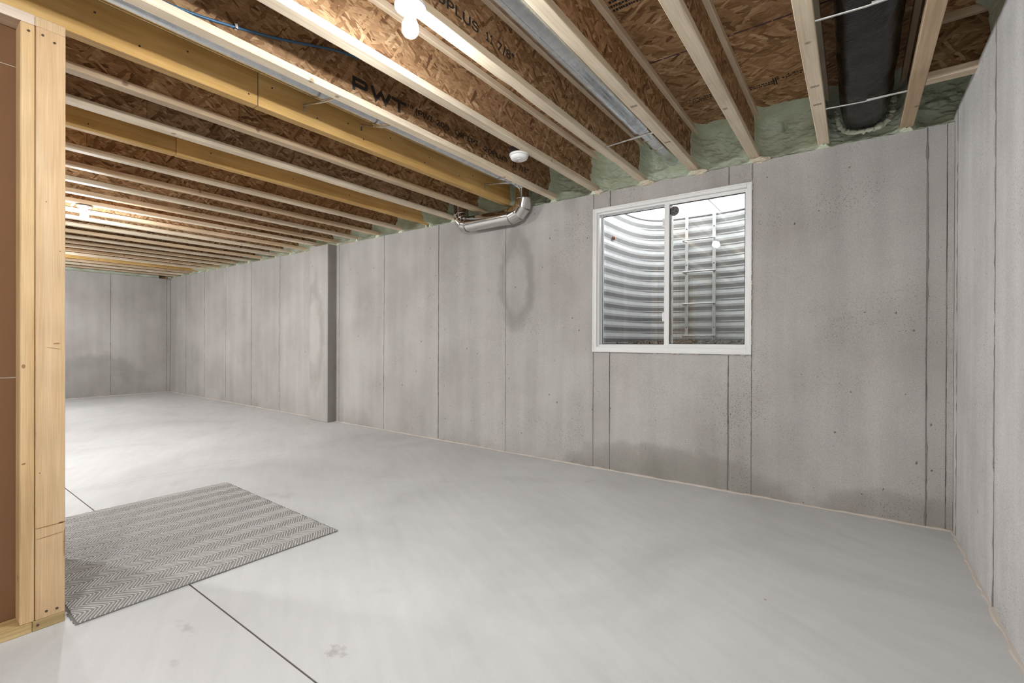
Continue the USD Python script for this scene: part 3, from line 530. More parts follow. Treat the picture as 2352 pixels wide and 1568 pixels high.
# ---------------------------------------------------------------- spray foam between the joists
members = [(0.59, 0.0)] + [(x, 0.006) for x, *_ in near] + [(-2.667, 0.028)] + [(-3.035, 0.006), (-3.445, 0.006), (-3.828, 0.025)] + [(x, 0.006) for x, *_ in far[2:16]] + [(-10.035, 0.025)] + [(x, 0.006) for x, *_ in far[16:]] + [(XL - 0.1, 0.0)]
foam_labels = ['green foam in the corner bay between the last joist and the right wall', 'green foam around the end of the black insulated duct', 'green foam with a small dark hole, left of the black duct', 'green foam over the right half of the window, right of the round duct',
               'green foam around the end of the long round duct', 'green foam over the left window jamb', 'green foam behind the smoke detector', 'green foam behind the pipe elbow']
ORD = 'second third fourth fifth sixth seventh eighth ninth tenth eleventh twelfth thirteenth fourteenth fifteenth sixteenth seventeenth eighteenth nineteenth twentieth'.split()
fl2 = ['bay just beyond the pipe elbow', 'bay above the left end of the low pipe', 'bay just before the second yellow beam', 'bay just beyond the second yellow beam']
for i in range(len(members) - 1):
    (xr_, hr), (xl_, hl) = members[i], members[i + 1]; x0, x1 = xl_ + hl, xr_ - hr
    nx, nz = (56, 48) if i < 8 else (26, 22) if i < 14 else (14, 12)
    X, Z = np.meshgrid(np.linspace(x0, x1, nx), np.linspace(ZT - 0.004, ZS - 0.0005, nz), indexing='ij')
    X = np.where(Z < ZJ, (x0 + x1) / 2 + (X - (x0 + x1) / 2) * (x1 - x0 + 0.0118) / (x1 - x0), X)   # meets the next patch under the joist
    du = np.minimum(X - x0, x1 - X); dt = ZS - Z
    P = np.stack([X * 11, Z * 17, np.full_like(X, i * 3.7)], -1)
    Y = 3.735 + 0.075 * (meshkit.fbm(P, 3, seed=i) - 0.5) + 0.042 * (meshkit.fbm(P * np.array([2.6, 4.6, 1]), 3, seed=40 + i) - 0.5)
    ev = 0.13 + 0.07 * meshkit.noise(np.stack([X * 9, Z * 9, X * 0 + i], -1), 3)
    Y -= ev * np.exp(-du / 0.024) + (ev + 0.02) * np.exp(-dt / 0.02) + 0.065 * np.exp(-(Z - ZT) / 0.016)
    Y = np.maximum(Y, 3.50)
    Y = np.where(Z < ZT + 0.012, np.clip(Y, 3.643, 3.66), np.where(Z < ZJ + 0.004, np.maximum(Y, 3.643), Y))
    lab = foam_labels[i] if i < 8 else f'green foam in the {fl2[i - 8]}' if i < 12 else f'green foam patch at the wall top, {ORD[i - 12]} bay beyond the second yellow beam'
    if i == 4: Y -= 0.36 * np.exp(-(((X + 1.13) / 0.085) ** 2 + ((Z - 2.53) / 0.075) ** 2))   # built up around the duct outlet
    if i == 2:   # the small hole
        Y += 0.05 * np.exp(-(((X + 0.395) / 0.012) ** 2 + ((Z - 2.575) / 0.028) ** 2))
    obj('spray_foam', grid_solid(X, Y, Z, 3.838), M_FOAM, smooth=50, label=lab, cat='spray foam', group='spray foam along the window wall')
# foam along the right wall top and the far end wall top
def foam_strip(y0, y1, xf, xb, zb, seed, lab, ny=90):
    Yg, Zg = np.meshgrid(np.linspace(y0, y1, ny), np.linspace(zb, ZS - 0.001, 16), indexing='ij')
    D = 0.03 * (meshkit.fbm(np.stack([Yg * 9, Zg * 14, Yg * 0 + seed], -1), 4) - 0.5) + 0.05 * np.exp(-(ZS - Zg) / 0.03) + 0.03 * np.exp(-(Zg - zb) / 0.02)
    m = grid_solid(Yg, np.abs(xf - xb) * -1 - D, Zg, 0.0); V = m.vertices.copy(); s = np.sign(xf - xb)
    m.vertices = np.stack([xb - s * V[:, 1], V[:, 0], V[:, 2]], -1); m.fix_normals()
    obj('spray_foam', m, M_FOAM, smooth=50, label=lab, cat='spray foam')
foam_strip(-1.5, 3.04, 0.50, 0.588, 2.394, 3, 'strip of green foam along the top of the right wall')
foam_strip(0.5, 3.46, XL - 0.02, XL - 0.10, 2.327, 8, 'strip of green foam along the top of the far end wall')

def lump(c, size, seed, sub=3):
    s = trimesh.creation.icosphere(sub); V = s.vertices; d = 1 + 0.8 * (meshkit.fbm(V * 2.3 + seed * 7.1, 3, seed) - 0.5) + 0.6 * (meshkit.fbm(V * 6 + seed, 2, seed) - 0.5)
    s.vertices = V * d[:, None] * np.array(size) / 2 + np.array(c); return s
for k, (x, lab, w) in enumerate([(-0.535, 'cream foam dollop under the joist end above the right window corner', 0.12), (-0.94, 'cream foam dollop under the joist end at the right of the round duct', 0.12), (-1.345, 'cream foam dollop under the joist end above the middle of the window', 0.125), (-1.76, 'cream foam dollop at the wall top above the left window jamb', 0.09)]):
    obj('foam_dollop', lump((x, 3.655, ZT + 0.007), (w, 0.055, 0.042), k + 1), M_CREAM, smooth=60, label=lab, cat='foam', group='cream foam dollops under joist ends')

# ---------------------------------------------------------------- ducts
def ring_bead(c, axis, r, t=0.004):
    m = trimesh.creation.torus(r, t, major_sections=28, minor_sections=8)
    if axis is not None: m.apply_transform(trimesh.geometry.align_vectors((0, 0, 1), axis))
    m.apply_translation(c); return m
dc = thing('round_duct', 'long shiny galvanized round duct in the bay above the window', 'duct')
DX, DZ = -1.135, 2.505
obj('duct_pipe', tube([(DX, YF + 0.1, DZ), (DX, 1.0, DZ), (DX, 2.93, DZ), (DX, 2.945, DZ)], [0.076, 0.076, 0.076, 0.072], 40), M_GALV, dc, smooth=40)
obj('pipe_seam', box(DX - 0.002, DX + 0.002, YF + 0.1, 2.93, DZ - 0.0775, DZ - 0.0745), M_GALV, dc)
obj('outlet_sleeve', tube([(DX, 2.90, DZ), (DX, 3.40, DZ - 0.004), (DX, 3.72, DZ - 0.006)], 0.061, 36), M_GALV, dc, smooth=40)
obj('crimp_bead', ring_bead((DX, 3.12, DZ - 0.002), (0, 1, 0), 0.062, 0.003), M_GALV2, dc, smooth=40)
obj('crimp_bead', ring_bead((DX, 3.29, DZ - 0.003), (0, 1, 0), 0.062, 0.004), M_GALV2, dc, smooth=40)
obj('crimp_bead', ring_bead((DX, 2.94, DZ), (0, 1, 0), 0.074, 0.003), M_GALV2, dc, smooth=40)

db = thing('low_duct', 'galvanized duct that drops by an elbow and runs low along the wall to the left', 'duct')
BX, BZ, BY = -2.462, 2.538, 3.545
obj('duct_pipe', tube([(BX, YF + 0.1, BZ), (BX, 1.0, BZ), (BX, 3.46, BZ)], 0.076, 36), M_GALV, db, smooth=40)
obj('pipe_seam', box(BX - 0.05, BX - 0.044, YF + 0.1, 3.40, BZ - 0.062, BZ - 0.056), M_GALV, db)
def gored(c, u, v, R, r, a0, a1, k):
    """Elbow of straight gores: c the bend centre, path from direction u turning to v."""
    th = np.linspace(a0, a1, k + 1); return [np.array(c) + R * (np.cos(t) * np.array(u) + np.sin(t) * np.array(v)) for t in th]
rr = 0.0765
top_el = [(BX, 3.45, BZ), (BX, 3.50, BZ - 0.006), (BX, 3.538, BZ - 0.03), (BX, BY, BZ - 0.075)]
obj('elbow_gore', tube(top_el, rr, 36), M_GALV2, db, smooth=28)
ZL = 2.252
p1 = gored((BX - 0.13, BY, ZL + 0.13), (1, 0, 0), (0, 0, -1), 0.13, rr, 0, np.pi / 2, 3)
obj('vertical_collar', tube([(BX, BY, BZ - 0.07), (BX, BY, ZL + 0.13)], rr, 36), M_GALV2, db, smooth=28)
pts = [np.array((BX, BY, ZL + 0.135))] + p1[0:0] + list(p1)
for a, b in zip(p1[:-1], p1[1:]):
    d = (b - a) / np.linalg.norm(b - a); obj('elbow_gore', tube([a - d * 0.014, b + d * 0.014], rr, 36, caps=False), M_GALV2, db, smooth=28)
for q in range(1, 3):
    d = p1[q + 1] - p1[q - 1]; obj('crimp_bead', ring_bead(p1[q], d / np.linalg.norm(d), rr + 0.001, 0.0028), M_GALV2, db, smooth=40)
for q, d in ((p1[0], (0, 0, 1)), (p1[-1] - (0.012, 0, 0), (1, 0, 0))): obj('crimp_bead', ring_bead(q, d, rr + 0.001, 0.0028), M_GALV2, db, smooth=40)
XE = -3.24
obj('cross_pipe', tube([p1[-1], (XE + 0.09, BY, ZL)], 0.0745, 36), M_GALV2, db, smooth=40)
p2 = gored((XE + 0.10, BY, ZL + 0.10), (0, 0, -1), (-1, 0, 0), 0.10, rr, 0, np.pi / 2, 3)
for a, b in zip(p2[:-1], p2[1:]):
    d = (b - a) / np.linalg.norm(b - a); obj('elbow_gore', tube([a - d * 0.012, b + d * 0.012], rr, 36, caps=False), M_GALV2, db, smooth=28)
for q in range(0, 4):
    d = p2[min(q + 1, 3)] - p2[max(q - 1, 0)]; obj('crimp_bead', ring_bead(p2[q], d / np.linalg.norm(d), rr + 0.001, 0.0028), M_GALV2, db, smooth=40)
obj('riser_pipe', tube([p2[-1], (XE, BY, 2.46), (XE, BY - 0.03, 2.515), (XE, BY - 0.1, 2.53), (XE, 1.0, 2.53)], 0.0745, 36), M_GALV2, db, smooth=40)

bd = thing('insulated_duct', 'black plastic wrapped insulated duct between the two rightmost joists', 'duct')
yy = np.concatenate([np.linspace(YF + 0.2, 1.2, 20), np.linspace(1.25, 3.40, 70), np.linspace(3.43, 3.70, 8)]); ang = np.linspace(0, 2 * np.pi, 72, endpoint=False); V = []
for i, y in enumerate(yy):
    for a in ang:
        wob = 0.010 * (meshkit.noise(np.array([math.cos(a) * 2.5 + y * 4, math.sin(a) * 2.5, y * 9])) - 0.5) + 0.006 * (meshkit.noise(np.array([math.cos(a) * 9 + y * 14, math.sin(a) * 9, y * 30])) - 0.5)
        sq = (abs(math.cos(a)) ** 2.6 + abs(math.sin(a)) ** 2.6) ** (-1 / 2.6); drop = 0.0 if y < 3.0 else 0.0
        pinch = 1 - 0.10 * max(0, (y - 3.40) / 0.25)
        V.append((0.045 + (0.122 * sq * pinch + wob) * math.cos(a), y, 2.518 + (0.130 * sq * pinch + wob) * math.sin(a) + drop))
nA = len(ang); F = []
for i in range(len(yy) - 1):
    for j in range(nA):
        q, w = i * nA + j, i * nA + (j + 1) % nA; F += [(q, q + nA, w), (w, q + nA, w + nA)]
jm = trimesh.Trimesh(np.array(V), np.array(F), process=False); jm.fix_normals()
obj('jacket', jm, M_BLACK, bd, smooth=True)
col = [(0.045 + 0.138 * (abs(math.cos(a)) ** 2.6 + abs(math.sin(a)) ** 2.6) ** (-1 / 2.6) * math.cos(a), 3.60 + 0.02 * RNG.random(), 2.520 + 0.138 * (abs(math.cos(a)) ** 2.6 + abs(math.sin(a)) ** 2.6) ** (-1 / 2.6) * math.sin(a)) for a in np.linspace(np.pi * 0.95, 2.05 * np.pi, 60)]
obj('insulation_collar', tube(col, 0.009 + 0.012 * RNG.random(60), 10), M_FOAMY, bd, smooth=50, label='pale insulation edge showing at the duct end')

def strap(name_label, pts, w=0.009, tab=True, cat='support rod', group='metal rods under the ducts'):
    t = thing('support_rod', name_label, cat, group=group); P = [np.array(q, float) for q in pts]
    obj('rod', tube(P, 0.0055, 8), M_ROD, t, smooth=40)
    d = (P[-1] - P[0]) / np.linalg.norm(P[-1] - P[0])
    mid = P[0] + (P[-1] - P[0]) * 0.52
    obj('flattened_half', tube([mid, P[-1] - d * 0.004], 0.0070, 6), M_ROD, t, smooth=40)
    if tab:
        e = P[0]; obj('bent_tab', box(e[0] - 0.0, e[0] + 0.004, e[1] - 0.007, e[1] + 0.007, e[2] - 0.04, e[2] + 0.004, 0.001), M_ROD, t)
    return t
strap('nearer metal rod under the black insulated duct', [(-0.135, 2.246, 2.378), (0.03, 2.252, 2.372), (0.215, 2.256, 2.378)], tab=False)
strap('farther metal rod under the black insulated duct, next to the wall', [(-0.135, 3.128, 2.378), (0.03, 3.138, 2.372), (0.215, 3.147, 2.378)], tab=False)
strap('metal rod under the end of the long round duct', [(-1.348, 2.90, 2.382), (-1.15, 2.885, 2.384), (-1.010, 2.872, 2.384)], tab=False)
strap('short metal rod with a bent tab on the nearest yellow beam', [(-2.640, 1.516, 2.478), (-2.43, 1.505, 2.428), (-2.239, 1.50, 2.40)])
strap('small metal rod on the nearest yellow beam, midway along it', [(-2.640, 1.91, 2.505), (-2.42, 1.90, 2.428), (-2.239, 1.895, 2.40)])
strap('metal rod on the nearest yellow beam next to the pipe elbow', [(-2.640, 3.20, 2.465), (-2.42, 3.19, 2.428), (-2.239, 3.185, 2.40)])

# ---------------------------------------------------------------- blue cable
cb = thing('blue_cable', 'blue electrical cable stapled along the printed joist', 'cable')
xs = -2.2015 + 0.006
pts = [(xs, -1.0, 2.41), (xs, -0.2, 2.402), (xs, 0.4, 2.402), (xs, 0.66, 2.408), (xs, 0.819, 2.428), (xs, 0.946, 2.455), (xs, 1.129, 2.502), (xs, 1.304, 2.558), (xs, 1.451, 2.602), (xs + 0.015, 1.62, 2.628), (xs + 0.1, 1.8, 2.65), (xs + 0.30, 1.95, 2.652)]
from scipy.interpolate import CubicSpline
s_ = np.r_[0, np.cumsum(np.linalg.norm(np.diff(pts, axis=0), axis=1))]; cs_ = CubicSpline(s_, np.array(pts)); fine = cs_(np.linspace(0, s_[-1], 90))
obj('jacket', tube(fine, 0.0058, 10, scale=(1, 1)), M_BLUE, cb, smooth=True)
obj('staple', cat_(box(xs - 0.006, xs + 0.0085, 0.938, 0.948, 2.444, 2.447), box(xs + 0.0055, xs + 0.0085, 0.938, 0.948, 2.444, 2.470), box(xs - 0.006, xs + 0.0085, 0.938, 0.948, 2.467, 2.470)), M_WHITE, cb)

# ---------------------------------------------------------------- bulbs on lampholders
def lamp(at, label, glow):
    t = thing('ceiling_light', label, 'light', loc=at)           # at: centre of the plate's top
    obj('lampholder_base', lathe([(0.0, 0.0), (0.058, 0.0), (0.060, -0.004), (0.0585, -0.012), (0.050, -0.017), (0.030, -0.021), (0.0, -0.021)], 40), M_PORC, t, smooth=35)
    obj('socket', lathe([(0.0, -0.019), (0.0245, -0.019), (0.0235, -0.034), (0.0215, -0.037), (0.0, -0.037)], 32), M_PORC, t, smooth=35)
    obj('bulb_neck', lathe([(0.0, -0.036), (0.0175, -0.036), (0.0185, -0.044), (0.0205, -0.052), (0.0, -0.052)], 32), M_WHITE, t, smooth=35)
    obj('bulb_shoulder', lathe([(0.0, -0.051), (0.0205, -0.0515), (0.0265, -0.064), (0.0315, -0.078), (0.0325, -0.090), (0.0318, -0.0955), (0.0, -0.0955)], 28), M_GLOW['soft'], t, smooth=35, label='frosted upper half of the bulb')
    obj('bulb', lathe([(0.0, -0.0957), (0.0318, -0.0957), (0.0300, -0.103), (0.0230, -0.114), (0.0120, -0.1215), (0.0, -0.1235)], 28), M_GLOW[glow], t, smooth=35, label='lit bulb')
    for a in (0.6, 0.6 + np.pi): obj('mounting_screw', lathe([(0, -0.0165), (0.0035, -0.0175), (0.002, -0.0205), (0, -0.021)], 10, at=(0.04 * math.cos(a), 0.04 * math.sin(a), 0.0)), M_ROD, t)
    obj('wiring_box', lathe([(0, 0.0), (0.05, 0.0), (0.05, 0.004), (0, 0.004)], 24), M_BOXB, t)
    return t
lamp((-1.372, 1.212, ZJ - 0.004), 'lit bulb in a white lampholder on the joist nearest the camera', 'near')
lamp((-5.945, 1.20, ZJ - 0.012), 'small far lit bulb in a white lampholder, near the left stud wall', 'far')
lamp((-0.978, -0.3, ZJ - 0.004), 'added fill bulb on a joist above and behind the camera', 'behind')  # this bulb and those below are unseen, added to brighten the room
lamp((-0.167, -3.3, ZJ - 0.004), 'added fill bulb farthest behind the camera, by the right wall', 'back')
lamp((-4.712, -0.05, ZJ - 0.004), 'added fill bulb behind the end of the stud partition', 'far')
lamp((-9.23, 0.9, ZJ - 0.004), 'added fill bulb near the far end wall, out of view behind the partition', 'back')
lamp((-5.93, -2.4, ZJ - 0.004), 'added fill bulb beyond the stair partition, behind the camera', 'back')

# ---------------------------------------------------------------- smoke detector
sd = thing('smoke_detector', 'white round smoke detector hanging beside a joist', 'smoke detector', loc=(-1.872, 2.635, ZJ + 0.006))
obj('base_ring', lathe([(0, 0.0), (0.062, 0.0), (0.066, -0.004), (0.066, -0.013), (0.063, -0.016), (0, -0.016)], 48), M_WHITE, sd, smooth=35)
obj('cover', lathe([(0, -0.015), (0.0615, -0.0175), (0.0605, -0.026), (0.055, -0.036), (0.045, -0.042), (0.02, -0.0445), (0, -0.0445)], 48), M_WHITE, sd, smooth=40)
obj('test_button', lathe([(0, -0.044), (0.012, -0.044), (0.011, -0.0465), (0, -0.047)], 24, at=(0.015, -0.02, 0)), M_WHITE, sd, smooth=40)
obj('sounder_slot', box(-0.03, -0.008, 0.0, 0.004, -0.046, -0.0435), M_BOXB, sd)
obj('junction_box', box(-0.047, 0.044, -0.05, 0.045, -0.001, 0.046, 0.004), M_BOXB, sd)

# ---------------------------------------------------------------- window
win = thing('window_1', kind='structure')
def frame_ring(x0, x1, z0, z1, w, y0, y1, ch=0.003, wb_=None):
    wb_ = wb_ or w
    return [box(x0, x0 + w, y0, y1, z0, z1, ch), box(x1 - w, x1, y0, y1, z0, z1, ch), box(x0 + w - 0.001, x1 - w + 0.001, y0, y1, z1 - w, z1, ch), box(x0 + w - 0.001, x1 - w + 0.001, y0, y1, z0, z0 + wb_, ch)]
E_ = 0.0
names4 = ('frame_jamb', 'frame_jamb', 'frame_head', 'frame_sill')
for nm, m in zip(names4, [cat_(*q) for q in zip(frame_ring(WX0, WX1, WZ0, WZ1, 0.012, 3.632, 3.742, 0.002), frame_ring(WX0 + 0.009, WX1 - 0.009, WZ0 + 0.009, WZ1 - 0.009, 0.024, 3.638, 3.742, 0.003, 0.036), frame_ring(WX0 + 0.031, WX1 - 0.031, WZ0 + 0.04, WZ1 - 0.031, 0.016, 3.662, 3.742, 0.003, 0.022))]):
    obj(nm, m, M_VINYL, win)
GX0, GX1, GZ0, GZ1 = WX0 + 0.045, WX1 - 0.045, WZ0 + 0.06, WZ1 - 0.045
XM0, XM1 = -1.205, -1.160
sash = thing_l = UsdGeom.Xform.Define(stage, free(str(win.GetPath()), 'fixed_sash')).GetPrim()
for nm, m in zip(('stile', 'stile', 'rail', 'rail'), frame_ring(GX0 - 0.004, XM1, GZ0 - 0.004, GZ1 + 0.004, 0.012, 3.72, 3.745, 0.002)): obj(nm, m, M_VINYL, sash)
obj('gasket', cat_(*frame_ring(GX0 + 0.0075, XM1 - 0.008, GZ0 + 0.0075, GZ1 - 0.0075, 0.0045, 3.718, 3.724, 0)), M_GASKET, sash)
obj('pane', box(GX0 + 0.008, XM1 - 0.005, 3.730, 3.733, GZ0 + 0.008, GZ1 - 0.008), M_GLASS, sash)
s2 = UsdGeom.Xform.Define(stage, free(str(win.GetPath()), 'sliding_sash')).GetPrim()
obj('stile', box(XM0, XM1 - 0.004, 3.660, 3.697, GZ0 - 0.006, GZ1 + 0.004, 0.004), M_VINYL, s2)
obj('stile', box(GX1 - 0.002, GX1 + 0.006, 3.661, 3.697, GZ0 - 0.006, GZ1 + 0.004, 0.002), M_VINYL, s2)
obj('rail', box(XM1 - 0.004, GX1, 3.660, 3.697, GZ1 - 0.014, GZ1 + 0.006, 0.002), M_VINYL, s2)
obj('rail', box(XM1 - 0.004, GX1, 3.661, 3.697, GZ0 - 0.006, GZ0 + 0.012, 0.002), M_VINYL, s2)
obj('gasket', cat_(*frame_ring(XM1 - 0.0045, GX1 - 0.0015, GZ0 + 0.0115, GZ1 - 0.0135, 0.0045, 3.668, 3.674, 0)), M_GASKET, s2)
obj('spacer_bar', box(XM1 + 0.004, XM1 + 0.011, 3.683, 3.690, GZ0 + 0.012, GZ1 - 0.004), M_ROD, s2)
obj('pane', box(XM1 - 0.003, GX1 - 0.001, 3.679, 3.682, GZ0 + 0.012, GZ1 - 0.003), M_GLASS, s2)
pn = box(XM1 - 0.003, GX1 - 0.001, 3.690, 3.693, GZ0 + 0.012, GZ1 - 0.003)      # the outer pane bows a touch, so that reflections double
pn.vertices[:, 1] += 0.0055 * (pn.vertices[:, 0] - XM1) - 0.002 * (pn.vertices[:, 2] - GZ0)
obj('pane', pn, M_GLASS, s2)
for z in (2.01, 1.275): obj('latch', cat_(box(XM0 - 0.016, XM0 + 0.002, 3.664, 3.69, z - 0.035, z + 0.035, 0.004), box(XM0 - 0.012, XM0, 3.660, 3.668, z - 0.015, z + 0.012, 0.002)), M_VINYL, win)
# round dark maker's sticker on the sliding pane
st = lathe([(0, 0), (0.037, 0), (0.037, 0.0006), (0, 0.0006)], 36); st.apply_transform(trimesh.transformations.rotation_matrix(np.pi / 2, (1, 0, 0))); st.apply_translation((-1.133, 3.6785, 2.094))
obj('sticker', st, M_STICK, win, label='round dark sticker on the right pane')
marks = [ring_bead((-1.133, 3.6775, 2.094), (0, 1, 0), 0.0325, 0.0009)]
for k in range(3):
    a = 0.5 + k * 2.09; c_, s__ = math.cos(a), math.sin(a)
    b = box(-0.0015, 0.0015, -0.0004, 0.0004, 0.002, 0.018); b.apply_transform(trimesh.transformations.rotation_matrix(a, (0, 1, 0))); b.apply_translation((-1.133, 3.6777, 2.094)); marks.append(b)
for k in range(11):
    a = k * 0.571; b = box(-0.002, 0.002, -0.0004, 0.0004, 0.022, 0.028); b.apply_transform(trimesh.transformations.rotation_matrix(a, (0, 1, 0))); b.apply_translation((-1.133, 3.6777, 2.094)); marks.append(b)
obj('sticker_mark', cat_(*marks), M_STICKL, win)
# ragged caulk around the frame
ck = []
for x in np.arange(WX0, WX1, 0.035):
    if RNG.random() < 0.8: ck.append(box(x, x + 0.03, 3.640, 3.652, WZ1 - 0.002, WZ1 + 0.002 + 0.004 * RNG.random()))
    if RNG.random() < 0.6: ck.append(box(x, x + 0.03, 3.640, 3.652, WZ0 - 0.002 - 0.006 * RNG.random(), WZ0 + 0.002))
for z in np.arange(WZ0, WZ1, 0.035):
    if RNG.random() < 0.7: ck.append(box(WX0 - 0.002 - 0.004 * RNG.random(), WX0 + 0.002, 3.640, 3.652, z, z + 0.03))
    if RNG.random() < 0.7: ck.append(box(WX1 - 0.002, WX1 + 0.002 + 0.004 * RNG.random(), 3.640, 3.652, z, z + 0.03))
obj('caulk_line', cat_(*ck), M_BEAD, win)

# ---------------------------------------------------------------- window well, ladder, gravel, outdoors
WC, WA, WBd, WTOP, WBOT = -1.20, 0.612, 0.985, 2.325, 0.60
def well_xy(t, off=0.0):
    c, s = np.cos(t), np.sin(t); e = 2 / 4.0
    return WC + (WA + off) * np.sign(c) * np.abs(c) ** e, 3.851 + (WBd + off) * np.abs(s) ** e
pitch = 0.1055; tt = np.linspace(np.pi, 0, 120); zz = WBOT + np.arange(int((WTOP - WBOT) / pitch * 20) + 1) * pitch / 20
T, Zg = np.meshgrid(tt, zz, indexing='ij'); ph = ((Zg - WBOT) / pitch) % 1.0
corr = np.interp(ph, [0, 0.3, 0.5, 0.8, 1.0], [-0.0062, 0.0062, 0.0062, -0.0062, -0.0062])      # rolled trapezoid ribs
bx_, by_ = well_xy(T)
flat = np.clip((by_ - 4.62) / 0.05, 0, 1); lad = np.clip(1 - np.abs(bx_ + 1.226) / 0.19, 0, 1); flat = flat * (1 - np.clip(lad * 6, 0, 1))
corr = corr - 0.0045 * flat * np.clip(1 - np.abs(ph - 0.4) / 0.075, 0, 1)                          # stiffening crease along each rib
Xw, Yw = well_xy(T, corr); Xo, Yo = well_xy(T, corr + 0.004)
a_, b_ = Xw.shape; fr = np.stack([Xw, Yw, Zg], -1).reshape(-1, 3); bk = np.stack([Xo, Yo, Zg], -1).reshape(-1, 3); N = a_ * b_; I, Jx = np.meshgrid(np.arange(a_ - 1), np.arange(b_ - 1), indexing='ij'); q = (I * b_ + Jx).ravel()
F = np.vstack([np.stack([q, q + 1, q + b_], -1), np.stack([q + 1, q + b_ + 1, q + b_], -1), np.stack([N + q, N + q + b_, N + q + 1], -1), np.stack([N + q + 1, N + q + b_, N + q + b_ + 1], -1)])
wm = trimesh.Trimesh(np.vstack([fr, bk]), F, process=False)
ww = thing('window_well', 'curved corrugated galvanized window well outside the window', 'window well')
obj('corrugated_wall', wm, M_WELL, ww, smooth=17)
rx, ry = well_xy(np.linspace(np.pi, 0, 60), 0.004)
obj('rolled_rim', tube(np.stack([rx, ry, np.full(60, WTOP)], -1), 0.012, 12), M_WELL, ww, smooth=True)
bolt = cat_(lathe([(0, 0), (0.022, 0), (0.022, 0.004), (0, 0.004)], 6), lathe([(0, 0.004), (0.014, 0.004), (0.012, 0.016), (0, 0.017)], 6)); bolt.apply_transform(trimesh.transformations.rotation_matrix(np.pi / 2, (0, 1, 0))); bolt.apply_translation((-1.806, 4.06, 2.035))
obj('anchor_bolt', bolt, M_RUST, ww, label='rusty bolt on the side of the well')
lad_ = thing('ladder', 'grey escape ladder fixed inside the window well', 'ladder')
LY = 4.80
for x in (-1.355, -1.098): obj('rail', box(x - 0.015, x + 0.015, LY, LY + 0.006, 1.06, 2.352, 0.001), M_LADDER, lad_)
for z in (2.073, 1.762, 1.448, 1.137):
    pts = [(-1.355, LY + 0.002, z), (-1.370, LY - 0.03, z), (-1.372, LY - 0.065, z), (-1.355, LY - 0.085, z), (-1.098, LY - 0.085, z), (-1.081, LY - 0.065, z), (-1.083, LY - 0.03, z), (-1.098, LY + 0.002, z)]
    P = []
    for a, b in zip(pts[:-1], pts[1:]): P += [np.array(a) + (np.array(b) - np.array(a)) * s for s in np.linspace(0, 1, 10, endpoint=False)]
    P.append(np.array(pts[-1])); rr_ = 0.0075 + 0.0009 * (np.arange(len(P)) % 2)
    obj('rung', tube(P, rr_, 10), M_LADDER, lad_, smooth=True)
for x in (-1.355, -1.098):
    for z in (1.22, 1.84, 2.2): obj('rail_bolt', nail((x, LY - 0.001, z), 'y', 0.006), M_GASKET, lad_)
gb = np.array([well_xy(t, 0.0) for t in np.linspace(np.pi, 0, 40)])
from shapely.geometry import Polygon, box as sbox
gp = Polygon(np.vstack([gb, [(WC + WA, 3.852), (WC - WA, 3.852)]])).buffer(-0.003)
bed = trimesh.creation.extrude_polygon(gp, 0.42, engine='earcut'); bed.apply_translation((0, 0, WBOT))
obj('well_soil', bed, M_SOIL, kind='structure')
ms = []
for k in range(900):
    x, y = RNG.uniform(WC - WA, WC + WA), RNG.uniform(3.87, 4.85)
    if not gp.buffer(-0.02).contains(__import__('shapely').geometry.Point(x, y)): continue
    s = RNG.uniform(0.012, 0.024); ic = trimesh.creation.icosphere(0); ic.vertices = ic.vertices * np.array([s * 1.4, s, s * 0.7]) * (0.8 + 0.4 * RNG.random((12, 1)))
    ic.apply_transform(trimesh.transformations.rotation_matrix(RNG.uniform(0, 6.28), (RNG.random(), RNG.random(), 1))); ic.apply_translation((x, y, WBOT + 0.425 + 0.035 * np.clip((y - 4.2) / 0.5, 0, 1) + RNG.uniform(-0.004, 0.012) + 0.02 * meshkit.noise(np.array([x * 7, y * 7, 0.0])))); ms.append(ic)
obj('gravel', cat_(*ms), M_GRAVEL, kind='stuff', label='loose gravel on the bottom of the window well', cat='gravel')
outer = sbox(-30, 3.9, 20, 40).difference(Polygon(np.vstack([np.array([well_xy(t, 0.03) for t in np.linspace(np.pi, 0, 40)]), [(WC + WA + 0.03, 3.8), (WC - WA - 0.03, 3.8)]])))
lw = cat_(*[trimesh.creation.extrude_polygon(gq, 0.05, engine='earcut') for gq in getattr(outer, 'geoms', [outer])]); lw.apply_translation((0, 0, 2.2))
obj('ground', lw, M_LAWN, kind='structure')

nh = thing('neighbor_house', 'white sided house wall seen over the rim of the window well', 'house')
NX, NY0, NY1 = -3.6, 8.2, 30.0
for k in range(44):
    z0 = 2.25 + k * 0.16
    V = [(NX, NY0, z0), (NX + 0.022, NY0, z0), (NX + 0.006, NY0, z0 + 0.165), (NX, NY0, z0 + 0.165)]; V = np.array(V + [(x, NY1, z) for x, _, z in V])
    obj('siding_board', trimesh.convex.convex_hull(V), M_SIDING, nh)
    V2 = np.array([(x, y, z) for y in (NY0,) for x, z in ()] or [(NX - 8, NY0, z0), (NX - 8, NY0 - 0.022, z0), (NX - 8, NY0 - 0.006, z0 + 0.165), (NX - 8, NY0, z0 + 0.165), (NX - 0.002, NY0, z0), (NX - 0.002, NY0 - 0.022, z0), (NX - 0.002, NY0 - 0.006, z0 + 0.165), (NX - 0.002, NY0, z0 + 0.165)])
    obj('siding_board', trimesh.convex.convex_hull(V2), M_SIDING, nh)
obj('corner_trim', box(NX - 0.03, NX + 0.03, NY0 - 0.03, NY0 + 0.09, 2.25, 9.3), M_SIDING, nh)
obj('band_trim', box(NX, NX + 0.04, NY0 + 0.1, NY1, 5.35, 5.52), M_TRIM, nh)  # dark band along the siding
obj('wall_body', box(NX - 8, NX - 0.001, NY0 + 0.001, NY1, 2.25, 9.3), M_SIDING, nh)
